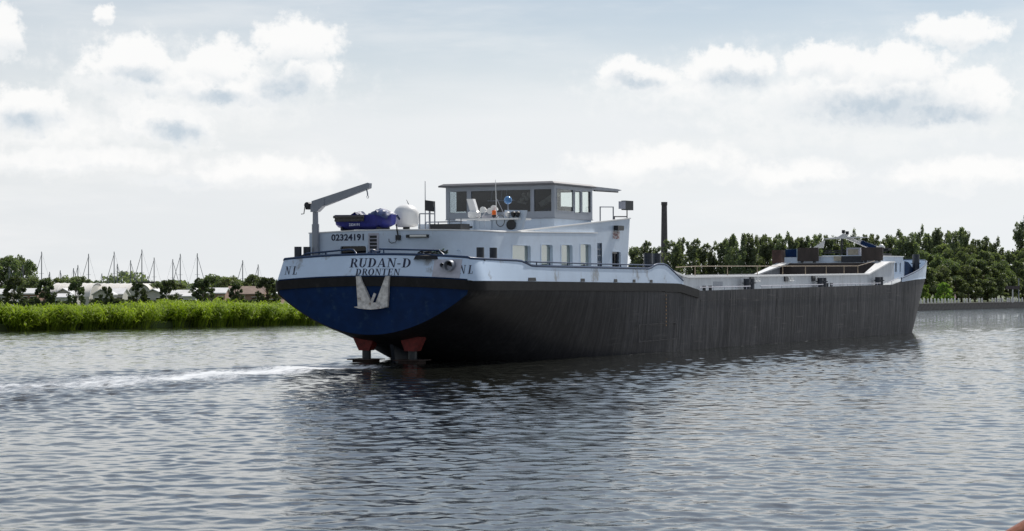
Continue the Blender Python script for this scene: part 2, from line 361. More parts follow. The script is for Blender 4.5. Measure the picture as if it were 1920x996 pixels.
# ------------------------------------------------------------------ water
SHIP_TH, SHIP_TRIM = R(26.6), R(0.62)
SHIP_O = Vector((-6.93255, 81.64977, -0.32462))
su = np.array([math.sin(SHIP_TH), math.cos(SHIP_TH)]); sr = np.array([math.cos(SHIP_TH), -math.sin(SHIP_TH)])
def build_water():
    az = np.concatenate([[-80, -60, -45, -34, -27, -23], np.linspace(-19, 19, 800), [23, 27, 34, 45, 60, 80]]) * math.pi / 180
    rows = [2.0, 6., 12., 17., 20.]; y = 22.
    while y < 150: rows.append(y); y += .030 + .0012 * y
    while y < 420: rows.append(y); y += .25 + (y - 150) * .02
    rows += [450, 520, 640, 900, 1500, 3000, 6000]
    rows = np.array(rows)
    Rr, A = np.meshgrid(rows, az, indexing='ij')
    X = Rr * np.tan(np.clip(A, -1.4, 1.4)); Y = Rr.copy()
    # ship coordinates for the wake
    dx, dy = X - SHIP_O.x, Y - SHIP_O.y
    S = dx * su[0] + dy * su[1]; T = dx * sr[0] + dy * sr[1]
    aft = np.clip(2.0 - S, 0, None)
    halfw = 2.8 + .15 * aft
    wake = np.exp(-(T / halfw) ** 4) * (S < 4) * np.exp(-aft / 60)
    side = np.exp(-((T - 5.6) / .9) ** 2) * (S > 10) * (S < 90) * .5
    fade = np.clip((330 - Y) / 160, .12, 1) * (np.abs(A) < R(19.5))
    Z = np.zeros_like(X); DX = np.zeros_like(X); DY = np.zeros_like(X)
    g = np.random.default_rng(5)
    def patches(lo, hi, n):
        o = np.zeros_like(X)
        for _ in range(n):
            L_ = lo * (hi / lo) ** g.random(); a_ = g.random() * 6.28; o += np.sin(2 * math.pi / L_ * (X * math.cos(a_) + Y * math.sin(a_) * .6) + g.random() * 6.28)
        return o / math.sqrt(n / 2)
    gusts = [np.clip(1 + .42 * patches(5, 45, 7), .15, 2.2) for _ in range(4)]
    res_step = .030 + .0012 * Y
    for i in range(120):
        lam = .20 * (12.0 ** (g.random() ** 1.1)); k = 2 * math.pi / lam
        th = g.normal(R(-98), R(42))
        slope = (.0085 if lam < .4 else .0118 if lam < 1.0 else .0062 if lam < 1.8 else .0034) * (.5 + g.random())
        amp = slope / k; ph = g.random() * 6.28
        res = np.clip((lam / res_step - 2.2) / 2.0, 0, 1) * fade             # drop what the rows cannot resolve
        boost = 1 + (2.2 * wake + .4 * side) * (1.0 if lam < 2 else .4)
        A_ = amp * res * gusts[i % 4] * boost
        q_ = k * (X * math.cos(th) + Y * math.sin(th)) + ph + .6 * np.sin(X * .43 + Y * .2 + i)
        Z += A_ * np.cos(q_); sn = A_ * np.sin(q_); DX -= math.cos(th) * sn; DY -= math.sin(th) * sn
    # stern and bow wave crests spreading from the hull
    Z += .05 * wake * np.sin(S * 1.1 + T * .5) * fade
    nr, nc = X.shape
    idx = np.arange(nr * nc).reshape(nr, nc)
    Q = np.stack([idx[:-1, :-1], idx[:-1, 1:], idx[1:, 1:], idx[1:, :-1]], -1).reshape(-1, 4)
    m = bpy.data.materials.new('river_water'); m.use_nodes = True; nt = NT(m.node_tree); b = nt.n['Principled BSDF']
    b.inputs['Base Color'].default_value = (.014, .015, .012, 1); b.inputs['Roughness'].default_value = .015; b.inputs['IOR'].default_value = 1.85
    pos = nt.new('ShaderNodeNewGeometry').outputs['Position']
    at = nt.new('ShaderNodeAttribute', attribute_name='foam').outputs['Fac']
    ax = nt.comb(nt.vec('DOT_PRODUCT', pos, (float(sr[0]), float(sr[1]), 0)), nt.vec('DOT_PRODUCT', pos, (float(su[0]), float(su[1]), 0)), 0.0)
    fn = nt.noise(nt.mapping(ax, (1.3, .22, 1)), 1.1, 8, .68); fn2 = nt.noise(nt.mapping(pos, (1, 1, 1)), 2.6, 6, .7)
    fm = nt.smooth(nt.math('ADD', nt.math('MULTIPLY', at, .62), nt.math('ADD', nt.math('MULTIPLY', fn, .62), nt.math('MULTIPLY', fn2, .38))), .77, 1.06, 0, .92)
    fm = nt.math('MULTIPLY', fm, nt.smooth(at, .02, .3), clamp=True)
    nt.l.new(nt.mix(fm, (.014, .015, .012), (.78, .80, .82)), b.inputs['Base Color'])
    nt.put(b.inputs['Roughness'], nt.math('ADD', .015, nt.math('MULTIPLY', fm, .5)))
    n1 = nt.noise(nt.mapping(pos, (1, 1.25, 1)), 3.2, 4, .6); n2 = nt.noise(pos, 11.0, 3, .6)
    n3 = nt.noise(nt.mapping(pos, (.8, 1.3, 1)), .9, 3, .5)
    hh = nt.math('ADD', nt.math('MULTIPLY', n1, .024), nt.math('ADD', nt.math('MULTIPLY', n2, .006), nt.math('MULTIPLY', n3, .03)))
    hh = nt.math('MULTIPLY', hh, nt.math('ADD', 1.0, nt.math('ADD', nt.math('MULTIPLY', at, 4.0), nt.math('MULTIPLY', nt.smooth(nt.sep(pos)[1], 90.0, 260.0), 7.0))))
    bn = nt.new('ShaderNodeBump'); bn.inputs['Strength'].default_value = 1.0; bn.inputs['Distance'].default_value = .20
    nt.l.new(hh, bn.inputs['Height']); nt.l.new(bn.outputs[0], b.inputs['Normal'])
    o = np_mesh('water', np.stack([X + DX, Y + DY, Z], -1).reshape(-1, 3), Q, m, smooth=True)
    a = o.data.attributes.new('foam', 'FLOAT', 'POINT')
    foam = np.clip(wake * np.clip(aft / 3, 0, 1), 0, 1) * (.55 + .45 * np.exp(-(T / (halfw * .55)) ** 2))
    foam = np.maximum(foam, .48 * np.exp(-((T - 5.5) / .35) ** 2) * ((S > 16) & (S < 86)))
    foam = np.maximum(foam, .8 * np.exp(-((S - 85.3) / 1.5) ** 2 - ((T - 1.0) / 3.5) ** 2))
    a.data.foreach_set('value', foam.astype(np.float32).ravel())
    tag(o, 'wind-rippled grey river water with the white wake', kind='structure')
build_water()

# ------------------------------------------------------------------ land
def land(name, poly, z, m, skirt=2.0):
    mb = MB(); mb.add([(x, y, z) for x, y in poly], [tuple(range(len(poly)))])
    n = len(poly); mb.add([(x, y, z) for x, y in poly] + [(x, y, z - skirt) for x, y in poly], [(i, (i + 1) % n, n + (i + 1) % n, n + i) for i in range(n)])
    o = mb.build(name, m); o['kind'] = 'structure'; return o
bankL = [(-160, -20), (-100, 70), (-42.7, 155.6), (-20, 189.8), (-4, 216), (10, 250), (14, 330), (10, 700)]
land('ground', bankL + [(10, 6000), (-3000, 6000), (-3000, -20)], .55, 'ground')
land('near_bank', [(-900, 2.1), (900, 2.1), (900, -2500), (-900, -2500)], 1.45, 'ground', 3.0)
land('far_ground', [(45, 281.5), (108.6, 394), (190, 540), (420, 950), (4000, 1500), (4000, 6500), (11, 6500), (40, 800), (34, 420)], 1.1, 'ground', 3.0)

# ------------------------------------------------------------------ the ship
ship = empty('cargo_ship', SHIP_O, (SHIP_TRIM, 0, -SHIP_TH))
tag(ship, 'long empty river cargo ship with dark hull, blue stern and white wheelhouse', 'ship')
HB = 5.3
ZT = [(1.2, 4.0), (4.94, 3.97), (22.7, 3.76), (25.3, 3.72), (28.6, 3.30), (69.1, 3.35), (71.7, 3.60), (76, 3.76), (88, 3.86)]
def zt(s): return interp(s, ZT)
BOW = [(75, 5.3), (77, 5.24), (79, 5.06), (81, 4.75), (83.2, 4.27), (85, 3.60), (86.4, 2.75), (87.4, 1.75), (87.9, .85), (88, 0)]
def hb(s):
    if s > 75: return interp(s, BOW)
    if s < 3.0: return HB - .42 * ((3.0 - s) / 1.8) ** 2
    return HB
def bowshift(s, z):
    w = min(1, max(0, (s - 74) / 14)); return -5.2 * w * max(0, (3.86 - z) / 4.9) ** 1.15
def tr_s(t): return 1.2 + .35 * (t / 5.3) ** 2
def camber(t): return .20 * (1 - min(1, abs(t) / 5.3) ** 2)
def section(s, K=30):
    zb = interp(s, [(1.2, 1.62), (2.5, 1.30), (5, .55), (8, -.35), (12, -1.2), (18, -1.6), (88, -1.6)])
    n = interp(s, [(1.2, 2.0), (4, 2.1), (8, 2.8), (12, 4.5), (16, 8), (20, 16), (24, 30), (88, 30)])
    if s > 76: n = interp(s, [(76, 30), (82, 8), (88, 3)])
    top = zt(s); kn = top - (.55 if s < 25 else .15); h = hb(s)
    us = np.linspace(0, 1, 400); tt = h * us; zz = zb + (kn - zb) * us ** n
    tt = np.append(tt, h); zz = np.append(zz, top)
    L = np.concatenate([[0], np.cumsum(np.hypot(np.diff(tt), np.diff(zz)))]); q = np.linspace(0, L[-1], K)
    return [(float(np.interp(a, L, tt)), float(np.interp(a, L, zz))) for a in q]
st = [1.2, 1.6, 2.1, 2.6, 3.2, 4, 5, 6, 7, 8, 9, 10, 11, 12, 13, 14, 15, 16, 17, 18, 19, 20, 22, 24, 25.3, 26.5, 27.6, 28.6] + list(np.arange(31, 69, 3)) + [69.1, 70.4, 71.7, 73, 74, 75, 76, 77, 78, 79, 80, 81, 82, 83, 84, 84.8, 85.5, 86.1, 86.7, 87.2, 87.6, 87.85, 88]
mb = MB()
for sg in (-1, 1):
    P = []
    for s in st:
        row = []
        for t, z in section(s):
            ss = tr_s(t) + .22 * (4 - z) * .3 if s == 1.2 else max(s + bowshift(s, z), tr_s(t) + .22 * (4 - z) * .3)
            row.append((sg * t, ss, z))
        P.append(row)
    mb.grid(P)
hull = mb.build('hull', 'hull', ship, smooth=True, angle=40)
# blue transom plate with its own thickness
poly = [(t, z) for t, z in section(1.2)]
face = [(-t, z) for t, z in reversed(poly[1:])] + poly
mb = MB()
outer = [(t, tr_s(t) + .066 * (4 - z) - .012, z + (camber(t) if z > 3.3 else 0)) for t, z in face]
lines = []
for t, z in face:
    lines.append([(t, tr_s(t) + .066 * (4 - zz) - .012, zz) for zz in np.linspace(z, 4.05 + camber(t), 6)])
mb.grid(lines)
mb.build('transom', 'blue', ship, smooth=True)
# hull bottom and main decks so the vessel is closed
mb = MB()
dk = [s for s in st if 1.5 < s < 27.7]
mb.grid([[(-hb(s) + .1, max(s, 1.75), zt(s) - .02), (hb(s) - .1, max(s, 1.75), zt(s) - .02)] for s in dk])
mb.build('aft_deck', 'deck', ship)
mb = MB()
for a, b in ((4.4, 5.28), (-5.28, -4.4)): mb.box(a, b, 27.6, 72, 3.18, 3.27)
mb.build('side_deck', 'deck', ship)
mb = MB()
fd = [s for s in st if s >= 69.1 and s < 87.9]
mb.grid([[(-max(.05, hb(s) - .08), s, zt(s) - .03), (max(.05, hb(s) - .08), s, zt(s) - .03)] for s in fd])
mb.build('foredeck', 'deck', ship)

# stern outline path (starboard half, arc from the centre line), mirrored
def stern_path():
    pts = [(t, tr_s(t)) for t in np.linspace(0, 4.75, 20)]
    c0 = pts[-1]
    for a in np.linspace(0, 1, 9)[1:]:
        an = a * math.pi / 2
        pts.append((4.75 + .55 * math.sin(an), c0[1] + .95 * (1 - math.cos(an))))
    s = pts[-1][1]
    for ss in list(np.arange(3.0, 29, .45)): 
        if ss > s + .1: pts.append((5.3, ss))
    return pts
SP = stern_path()
def path_full(smax):
    h = [p for p in SP if p[1] <= smax]
    return [(-t, s) for t, s in reversed(h[1:])] + h
def normals(P):
    out = []
    for i, p in enumerate(P):
        a, b = P[max(0, i - 1)], P[min(len(P) - 1, i + 1)]
        d = Vector((b[0] - a[0], b[1] - a[1])).normalized(); out.append((d.y, -d.x))
    return out
def band(P, zlo, zhi, off, th, lean=lambda s: 0.):
    """closed strip following path P; outward normals; zlo/zhi functions of (t, s)"""
    N = normals(P); G = []
    for (t, s), (nx, ny) in zip(P, N):
        a, b = zlo(t, s), zhi(t, s); ring = []
        for z, o in ((a, off), (b, off), (b, off - th), (a, off - th), (a, off)):
            oo = o - lean(s) * max(0, z - (zt(s) + (camber(t) if s < 2 else 0)))
            ring.append((t + nx * oo, s + ny * oo, z))
        G.append(ring)
    m_ = MB(); m_.grid(G); return m_
cz = lambda t, s: (camber(t) if s < 1.6 else 0)
P = path_full(28.5)
band(P, lambda t, s: zt(s) - (.42 if s < 23 else .46) + cz(t, s), lambda t, s: zt(s) + .0 + cz(t, s), .07, .12).build('rubbing_strake', 'blackbelt', ship, smooth=True)
LEAN = lambda s: interp(s, [(1.2, .34), (2.6, .30), (6, .12), (10, .05), (29, .03)])
TOP = [(1.2, 4.96), (2.1, 4.93), (6.03, 4.86), (6.4, 4.80), (7.13, 4.62), (21.25, 4.50), (22.14, 4.74), (23.5, 4.74), (26.3, 3.72)]
def ztop(t, s): return interp(s, TOP) + cz(t, s)
P = path_full(26.25)
bul = band(P, lambda t, s: zt(s) + .004 + cz(t, s), ztop, .0, .07, LEAN).build('stern_bulwark', 'bulwark', ship, smooth=True)
# blue cap rail along the bulwark top
N = normals(P); cap = []
for (t, s), (nx, ny) in zip(P, N):
    z = ztop(t, s); o = -LEAN(s) * (z - zt(s) - cz(t, s)) - .035
    cap.append((t + nx * o, s + ny * o, z + .03))
MB().tube(cap, .065, 8).build('cap_rail', 'cap', bul, smooth=True, angle=60)
# scuppers, dark freeing slots at the foot of the bulwark
for s, w in ((7.0, .42), (12.6, .25), (16.6, .22), (19.0, .18), (21.3, .2)):
    z = zt(s); mbx = MB(); mbx.prism([(-w, 0), (w, 0), (w * .85, .15), (-w * .85, .15)], lambda u, v, d: (5.3 + d, s + u, z + .02 + v), -.03, .012)
    mbx.build('scupper', 'dark', bul)
# plating overlap patches on the bulwark round the exhausts
def on_tr(t, z, off=.0):
    return (t, tr_s(t) + .34 * (z - 4.0 - camber(t)) - off, z)
mb = MB(); mb.grid([[on_tr(t, z, .014) for z in np.linspace(4.06 + camber(t), 4.94, 5)] for t in np.linspace(3.2, 4.5, 8)])
pp = mb.build('exhaust_plate', 'plate', ship)
def pipe(name, t, z, r, ln):
    c = Vector(on_tr(t, z)); e = c + Vector((0, -ln, -.02)); mbp = MB()
    n = 18; ring = lambda p, rr: [p + Vector((math.cos(a), 0, math.sin(a))) * rr for a in np.linspace(0, 2 * math.pi, n, endpoint=False)]
    rs = [ring(c + Vector((0, .1, 0)), r), ring(e, r), ring(e, r * .86), ring(c + Vector((0, -.0, 0)), r * .86)]
    vs = [v for q in rs for v in q]; fs = [(i * n + k, i * n + (k + 1) % n, (i + 1) * n + (k + 1) % n, (i + 1) * n + k) for i in range(3) for k in range(n)] + [tuple(3 * n + k for k in range(n))]
    mbp.add(vs, fs); return mbp.build(name, 'grey', ship, smooth=True)
po = pipe('exhaust_pipe', 4.02, 4.68, .235, .30); pipe('exhaust_pipe', 3.68, 4.70, .105, .22)
for t, z, r in ((4.02, 4.68, .2), (3.68, 4.70, .088)):
    c = Vector(on_tr(t, z)); mbx = MB().tube([c + Vector((0, -.03, 0)), c + Vector((0, .0, 0))], r, 16); mbx.build('bore_disc', 'cable', po)  # black disc closing each pipe bore

# ---- serif and plain lettering, cut as thin plates that follow the plating
def arcq(cx, cy, ro, ri, a0, a1, n=12):
    out = []
    for i in range(n):
        a, b = R(a0 + (a1 - a0) * i / n), R(a0 + (a1 - a0) * (i + 1) / n)
        f = lambda r, an: (cx + r[0] * math.cos(an), cy + r[1] * math.sin(an))
        out.append([f(ro, a), f(ro, b), f(ri, b), f(ri, a)])
    return out
def rect(x0, x1, y0, y1): return [[(x0, y0), (x1, y0), (x1, y1), (x0, y1)]]
def ser(xc, y, w=.17, h=.045): return rect(xc - w, xc + w, y, y + h)
GL = {
 'R': (.80, rect(.12, .31, 0, 1) + ser(.21, 0, .2) + rect(.02, .3, .955, 1) + arcq(.36, .74, (.33, .26), (.15, .205), -90, 90) + rect(.3, .37, .945, 1) + rect(.3, .37, .48, .53) + [[(.36, .5), (.55, .5), (.82, 0), (.62, 0)]] + ser(.76, 0, .12)),
 'U': (.82, rect(.10, .28, .3, 1) + rect(.62, .70, .3, 1) + ser(.19, .955, .19) + ser(.66, .955, .16) + arcq(.40, .32, (.30, .34), (.12, .27), 180, 360)),
 'D': (.84, rect(.12, .31, 0, 1) + rect(.02, .36, .955, 1) + rect(.02, .36, 0, .045) + arcq(.34, .5, (.45, .5), (.25, .452), -90, 90, 16)),
 'A': (.86, [[(.10, 0), (.18, 0), (.46, .94), (.40, 1.0)], [(.38, 1), (.48, 1), (.82, 0), (.60, 0)]] + rect(.24, .62, .28, .34) + ser(.13, 0, .14) + ser(.72, 0, .18)),
 'N': (.86, rect(.14, .21, 0, 1) + rect(.68, .75, 0, 1) + [[(.08, 1), (.30, 1), (.75, 0), (.66, 0)]] + ser(.175, 0, .15) + ser(.715, .955, .15) + rect(.0, .2, .955, 1)),
 '-': (.42, rect(.06, .36, .33, .43)),
 'O': (.88, arcq(.43, .5, (.40, .52), (.20, .465), 0, 360, 28)),
 'T': (.76, rect(.29, .47, 0, 1) + rect(.02, .74, .945, 1) + ser(.38, 0, .18) + rect(.02, .07, .75, 1) + rect(.69, .74, .75, 1)),
 'E': (.74, rect(.12, .31, 0, 1) + rect(.02, .66, .95, 1) + rect(.02, .68, 0, .05) + rect(.3, .52, .48, .53) + rect(.62, .68, 0, .25) + rect(.60, .66, .77, 1) + rect(.48, .53, .40, .62)),
 'L': (.72, rect(.12, .31, 0, 1) + ser(.21, .955, .2) + rect(.02, .66, 0, .05) + rect(.60, .66, 0, .28)),
 ' ': (.4, [])}
def lettering(text, x0, width, h, fmap, name, parent, m='ink', gap=.06, slant=0):
    tot = sum(GL[c][0] + gap for c in text) - gap; sc = width / tot; x = x0; mbl = MB()
    for ch in text:
        w, polys = GL[ch]
        for li, pl in enumerate(polys):
            q = [(x + px * sc + slant * py * h, py * h) for px, py in pl]
            # subdivide wide quads so that the plate follows curved plating
            o = .010 + .0006 * (li % 3)
            mbl.add([fmap(u, v, o) for u, v in q], [(0, 1, 2, 3)])
        x += (w + gap) * sc
    return mbl.build(name, m, parent, fix=False)
def trmap(base): return lambda u, v, o: on_tr(u, base(u) + v, o)
lettering('RUDAN-D', -1.02, 3.12, .40, trmap(lambda u: 4.42 + camber(u)), 'lettering', bul)
lettering('DRONTEN', -.64, 2.26, .29, trmap(lambda u: 4.065 + camber(u)), 'lettering', bul)
lettering('NL', -4.60, .74, .37, trmap(lambda u: 4.31), 'lettering', bul, gap=.35)
lettering('NL', 4.42, .66, .37, trmap(lambda u: 4.31), 'lettering', bul, gap=.35)

# ---- anchor and its pocket plates
TS = lambda z: tr_s(.4) + .066 * (4 - z)
anc = empty('stern_anchor'); anc.parent = ship
for pl in ([(-.46, 4.22), (-.28, 4.22), (.30, 2.98), (.28, 2.84), (-.43, 2.84)], [(1.05, 4.22), (1.22, 4.22), (1.08, 2.84), (.44, 2.84), (.46, 2.98)]):
    MB().prism(pl, lambda u, v, d: (u, TS(v) - .05 - d, v), 0, .14).build('pocket_plate', 'anchor', anc)
mb = MB(); mb.prism([(-.48, 2.86), (-.05, 2.92), (.18, 3.06), (.58, 3.06), (.78, 2.92), (1.14, 2.86), (.85, 2.79), (.38, 2.75), (-.2, 2.79)], lambda u, v, d: (u, TS(v) - .21 - d, v), 0, .24); mb.build('anchor_fluke', 'anchor', anc)
MB().bar((.32, TS(3) - .34, 2.95), (.50, TS(3.5) - .20, 3.46), .15, .12).build('anchor_shank', 'anchor', anc)

# ---- rudders
for t0, t1, tb0, tb1, zt0 in ((-1.68, -.44, -1.28, -.75, 1.62), (.81, 1.99, 1.10, 1.66, 1.62)):
    rd = empty('rudder'); rd.parent = ship
    MB().prism([(t0, zt0), (t1, zt0 - .12), (tb1, .86), (tb0, .86)], lambda u, v, d: (u, 2.55 + d, v), 0, .5).build('rudder_blade', 'rust', rd)
    c = (tb0 + tb1) / 2
    MB().tube([(c, 2.8, .9), (c, 2.8, .45)], .2, 12).build('rudder_stock', 'dark', rd)
    MB().box(c - .68, c + .68, 2.2, 3.3, .44, .48).box(c - .45, c + .45, 2.3, 3.2, -.1, .44).build('nozzle_plate', 'rusty', rd)
mb = MB(); mb.prism([(3.0, 1.45), (6.0, .9), (6.0, -1.0), (4.4, -1.0), (3.3, .3)], lambda u, v, d: (.12 + d, u, v), -.09, .09); mb.build('skeg', 'bollard', ship)

# ---- bollards
def bollard(pts, z0, z1, r, label=None):
    b = empty('bollard'); b.parent = ship
    for (t, s) in pts:
        MB().lathe([(r, z0), (r, z1 - .03), (r * .97, z1)], (t, s, 0), 16).build('post', 'bollard', b, smooth=True)
        MB().tube([(t - r * 1.45, s, z0 + (z1 - z0) * .62), (t + r * 1.45, s, z0 + (z1 - z0) * .62)], .035, 6).build('horn', 'bollard', b)
    return b
bollard([(-4.15, 2.0), (-4.02, 2.55)], 4.05, 5.58, .17)
bollard([(4.85, 2.75), (4.85, 4.0)], 4.0, 5.46, .17)
bollard([(4.72, 22.3), (4.72, 23.5)], 3.8, 5.36, .23)
for s in (38.1, 52.9, 67.2): bollard([(4.82, s - .38), (4.82, s + .38)], 3.25, 3.93, .2)
bollard([(3.75, 82.3), (3.35, 83.6)], 3.8, 5.75, .26)

# ---- deck house: wall panels with real openings
def wall(mb_, fmap, u0, u1, ztopf, z0, holes, th=.10):
    us = sorted({u0, u1, *[h[0] for h in holes], *[h[1] for h in holes]})
    ext = []
    for a, b in zip(us[:-1], us[1:]):
        n = max(1, int((b - a) / .8)); ext += list(np.linspace(a, b, n, endpoint=False))
    us = ext + [u1]; zs = sorted({z0, *[h[2] for h in holes], *[h[3] for h in holes]})
    for a, b in zip(us[:-1], us[1:]):
        mid = (a + b) / 2; cuts = zs + [None]
        for c, d in zip(cuts[:-1], cuts[1:]):
            za0 = c; zc = (c + (d if d is not None else ztopf(mid))) / 2
            if any(h[0] < mid < h[1] and h[2] < zc < h[3] for h in holes): continue
            d0 = ztopf(a) if d is None else d; d1 = ztopf(b) if d is None else d
            for o in (0, -th): mb_.add([fmap(a, c, o), fmap(b, c, o), fmap(b, d1, o), fmap(a, d0, o)], [(0, 1, 2, 3)])
    for (a, b, c, d) in holes:
        for p, q in (((a, c), (b, c)), ((b, c), (b, d)), ((b, d), (a, d)), ((a, d), (a, c))):
            mb_.add([fmap(*p, 0), fmap(*q, 0), fmap(*q, -th), fmap(*p, -th)], [(0, 1, 2, 3)])
def rounded(a, b, c, d, r, n=5):
    out = []
    for cx, cy, st_ in ((b - r, d - r, 0), (a + r, d - r, 90), (a + r, c + r, 180), (b - r, c + r, 270)):
        out += [(cx + r * math.cos(R(st_ + 90 * k / n)), cy + r * math.sin(R(st_ + 90 * k / n))) for k in range(n + 1)]
    return out
def frame_ring(fmap, a, b, c, d, w, r, o0, o1, m, parent, name='frame'):
    o_ = rounded(a - .01, b + .01, c - .01, d + .01, .012); i_ = rounded(a + w, b - w, c + w, d - w, r)
    k = len(o_); f = MB()
    vs = [fmap(*p, o1) for p in o_] + [fmap(*p, o1) for p in i_] + [fmap(*p, o0) for p in i_] + [fmap(*p, o0) for p in o_]
    fs = []
    for i in range(k):
        j = (i + 1) % k
        fs += [(i, j, k + j, k + i), (k + i, k + j, 2 * k + j, 2 * k + i), (3 * k + i, 3 * k + j, j, i)]
    f.add(vs, fs); return f.build(name, m, parent)
def window(parent, fmap, a, b, c, d, pane='glass', blind=None, frame='white', depth=.1, w=.035, r=.09, proud=.012):
    wn = empty('window'); wn.parent = parent
    frame_ring(fmap, a, b, c, d, w, r, -depth, proud, frame, wn)
    mbp = MB(); mbp.prism([(a, c), (b, c), (b, d), (a, d)], fmap, -depth - .004, -depth + .004); mbp.build('pane', pane, wn)
    if blind:
        MB().prism([(a - .05, c), (b + .05, c), (b + .05, d), (a - .05, d)], fmap, -depth - .06, -depth - .04).build('blind', blind, wn)
    return wn
house = empty('deck_house'); house.parent = ship
AFT, STB, HZ = 3.0, 3.9, 3.9
faft = lambda u, z, o: (u, AFT - o, z)
fstb = lambda u, z, o: (STB + o, u, z)
htop = lambda t: interp(t, [(-4.2, 6.18), (-1, 6.29), (2.4, 6.24)])
mb = MB(); hole_a = (-2.55, -1.06, 5.08, 5.64)
wall(mb, faft, -4.18, 2.4, htop, HZ, [hole_a])
cor = [(2.4 + 1.5 * math.sin(a), 3.0 + 3.5 * (1 - math.cos(a))) for a in np.linspace(0, math.pi / 2, 10)]
mb.grid([[(t, s, HZ), (t, s, interp(s, [(3, 6.24), (6.5, 6.18)]))] for t, s in cor])
WN = [(7.75, 9.75, 4.55, 5.66), (10.85, 12.2, 4.55, 5.72), (13.12, 14.5, 4.55, 5.74), (15.38, 16.75, 4.55, 5.80)]
stop = lambda s: interp(s, [(6.5, 6.18), (17.5, 6.33)])
wall(mb, fstb, 6.5, 17.5, stop, HZ, WN, .16)
# port wall and fore wall
mb.add([(-4.18, 3, HZ), (-4.18, 17.5, HZ), (-4.18, 17.5, 6.3), (-4.18, 3, 6.18)], [(0, 1, 2, 3)])
mb.add([(-4.18, 17.5, HZ), (3.72, 17.5, HZ), (3.72, 17.5, 6.3), (-4.18, 17.5, 6.3)], [(0, 1, 2, 3)])
mb.build('wall', 'white', house, smooth=True)
# roof sheet with a bright rolled edge
roofp = [(-4.2, 2.97)] + [(t, 2.97) for t in np.linspace(-3, 2.4, 5)] + [(2.4 + 1.515 * math.sin(a), 2.97 + 3.53 * (1 - math.cos(a))) for a in np.linspace(.15, math.pi / 2, 9)] + [(3.915, 12), (3.915, 17.55), (-4.22, 17.55)]
def rz(t, s): return (htop(min(t, 2.4)) if s < 3.2 else interp(s, [(3.2, 6.24), (6.5, 6.19), (17.6, 6.34)])) 
mb = MB(); n = len(roofp)
mb.add([(t, s, rz(t, s) + .005) for t, s in roofp] + [(t, s, rz(t, s) + .06) for t, s in roofp], [tuple(range(n)), tuple(range(n, 2 * n))] + [(i, (i + 1) % n, n + (i + 1) % n, n + i) for i in range(n)])
mb.build('roof', 'domewhite', house)
window(house, faft, *hole_a, pane='darkglass', depth=.08, r=.10, w=.05, frame='white', proud=.03)
for i, w_ in enumerate(WN): window(house, fstb, *w_, pane='mirrorglass', blind='blind', depth=.15, r=.12)
# louvre
lv = empty('louvre'); lv.parent = house
frame_ring(faft, -.98, -.47, 5.32, 6.16, .06, .02, 0, .05, 'plate', lv)
MB().box(-.94, -.51, AFT - .015, AFT - .004, 5.36, 6.12).build('backing', 'dark', lv)
for k in range(5): MB().obox((-.725, AFT - .04, 5.44 + k * .16), (.2, 0, 0), (0, .03, .012), (0, -.004, .012)).build('slat', 'plate', lv)
tl = MB(); tl.box(1.02, 2.14, AFT - .12, AFT - .003, 5.93, 6.07); tl = tl.build('light_housing', 'dark', house)
MB().tube([(1.25, AFT - .14, 6.0), (2.08, AFT - .14, 6.0)], .055, 10).build('light_tube', 'lampglass', tl)
jb = MB().box(.50, .70, AFT - .16, AFT - .003, 5.84, 6.06).build('junction_box', 'dark', house)
MB().tube([(.6, AFT - .1, 6.05), (.56, AFT - .12, 6.3), (.5, AFT - .05, 6.55)], .035, 6).build('cable', 'cable', jb)
MB().tube([(.55, AFT - .1, 5.86), (.45, AFT - .08, 5.74), (.25, AFT - .08, 5.70), (.12, AFT - .08, 5.78), (.1, AFT - .05, 5.9)], .016, 6).build('cable', 'cable', jb)
for t, z in ((-3.36, 5.2), (3.3, 5.22)):
    a0 = np.linspace(0, math.pi, 12); s_ = AFT - .05 if t < 2 else 3.0 + 3.5 * (1 - math.cos(math.asin((t - 2.4) / 1.5))) - .08
    MB().tube([(t + .16 * math.cos(a), s_, z + .16 * math.sin(a)) for a in a0], .03, 6).build('eyebrow_ring', 'white', house)
# registration number in plain letters
def plain_text(txt, size, width, fmap, name, m, parent):
    cu = bpy.data.curves.new(name, 'FONT'); cu.body = txt; cu.size = size; cu.resolution_u = 3; cu.offset = .012 * size / .4
    ob = bpy.data.objects.new('tmp', cu); COL.objects.link(ob)
    me = bpy.data.meshes.new_from_object(ob.evaluated_get(bpy.context.evaluated_depsgraph_get()))
    bpy.data.objects.remove(ob)
    xs = [v.co.x for v in me.vertices]; x0, x1 = min(xs), max(xs)
    for v in me.vertices: v.co = fmap((v.co.x - x0) / (x1 - x0) * width, v.co.y, .006)
    me.materials.clear(); me.materials.append(M[m]); o = bpy.data.objects.new(name, me); COL.objects.link(o); o.parent = parent; return o
plain_text('02324191', .40, 1.74, lambda u, v, o: faft(-2.98 + u, 5.86 + v, o + .004), 'lettering', 'ink', house)

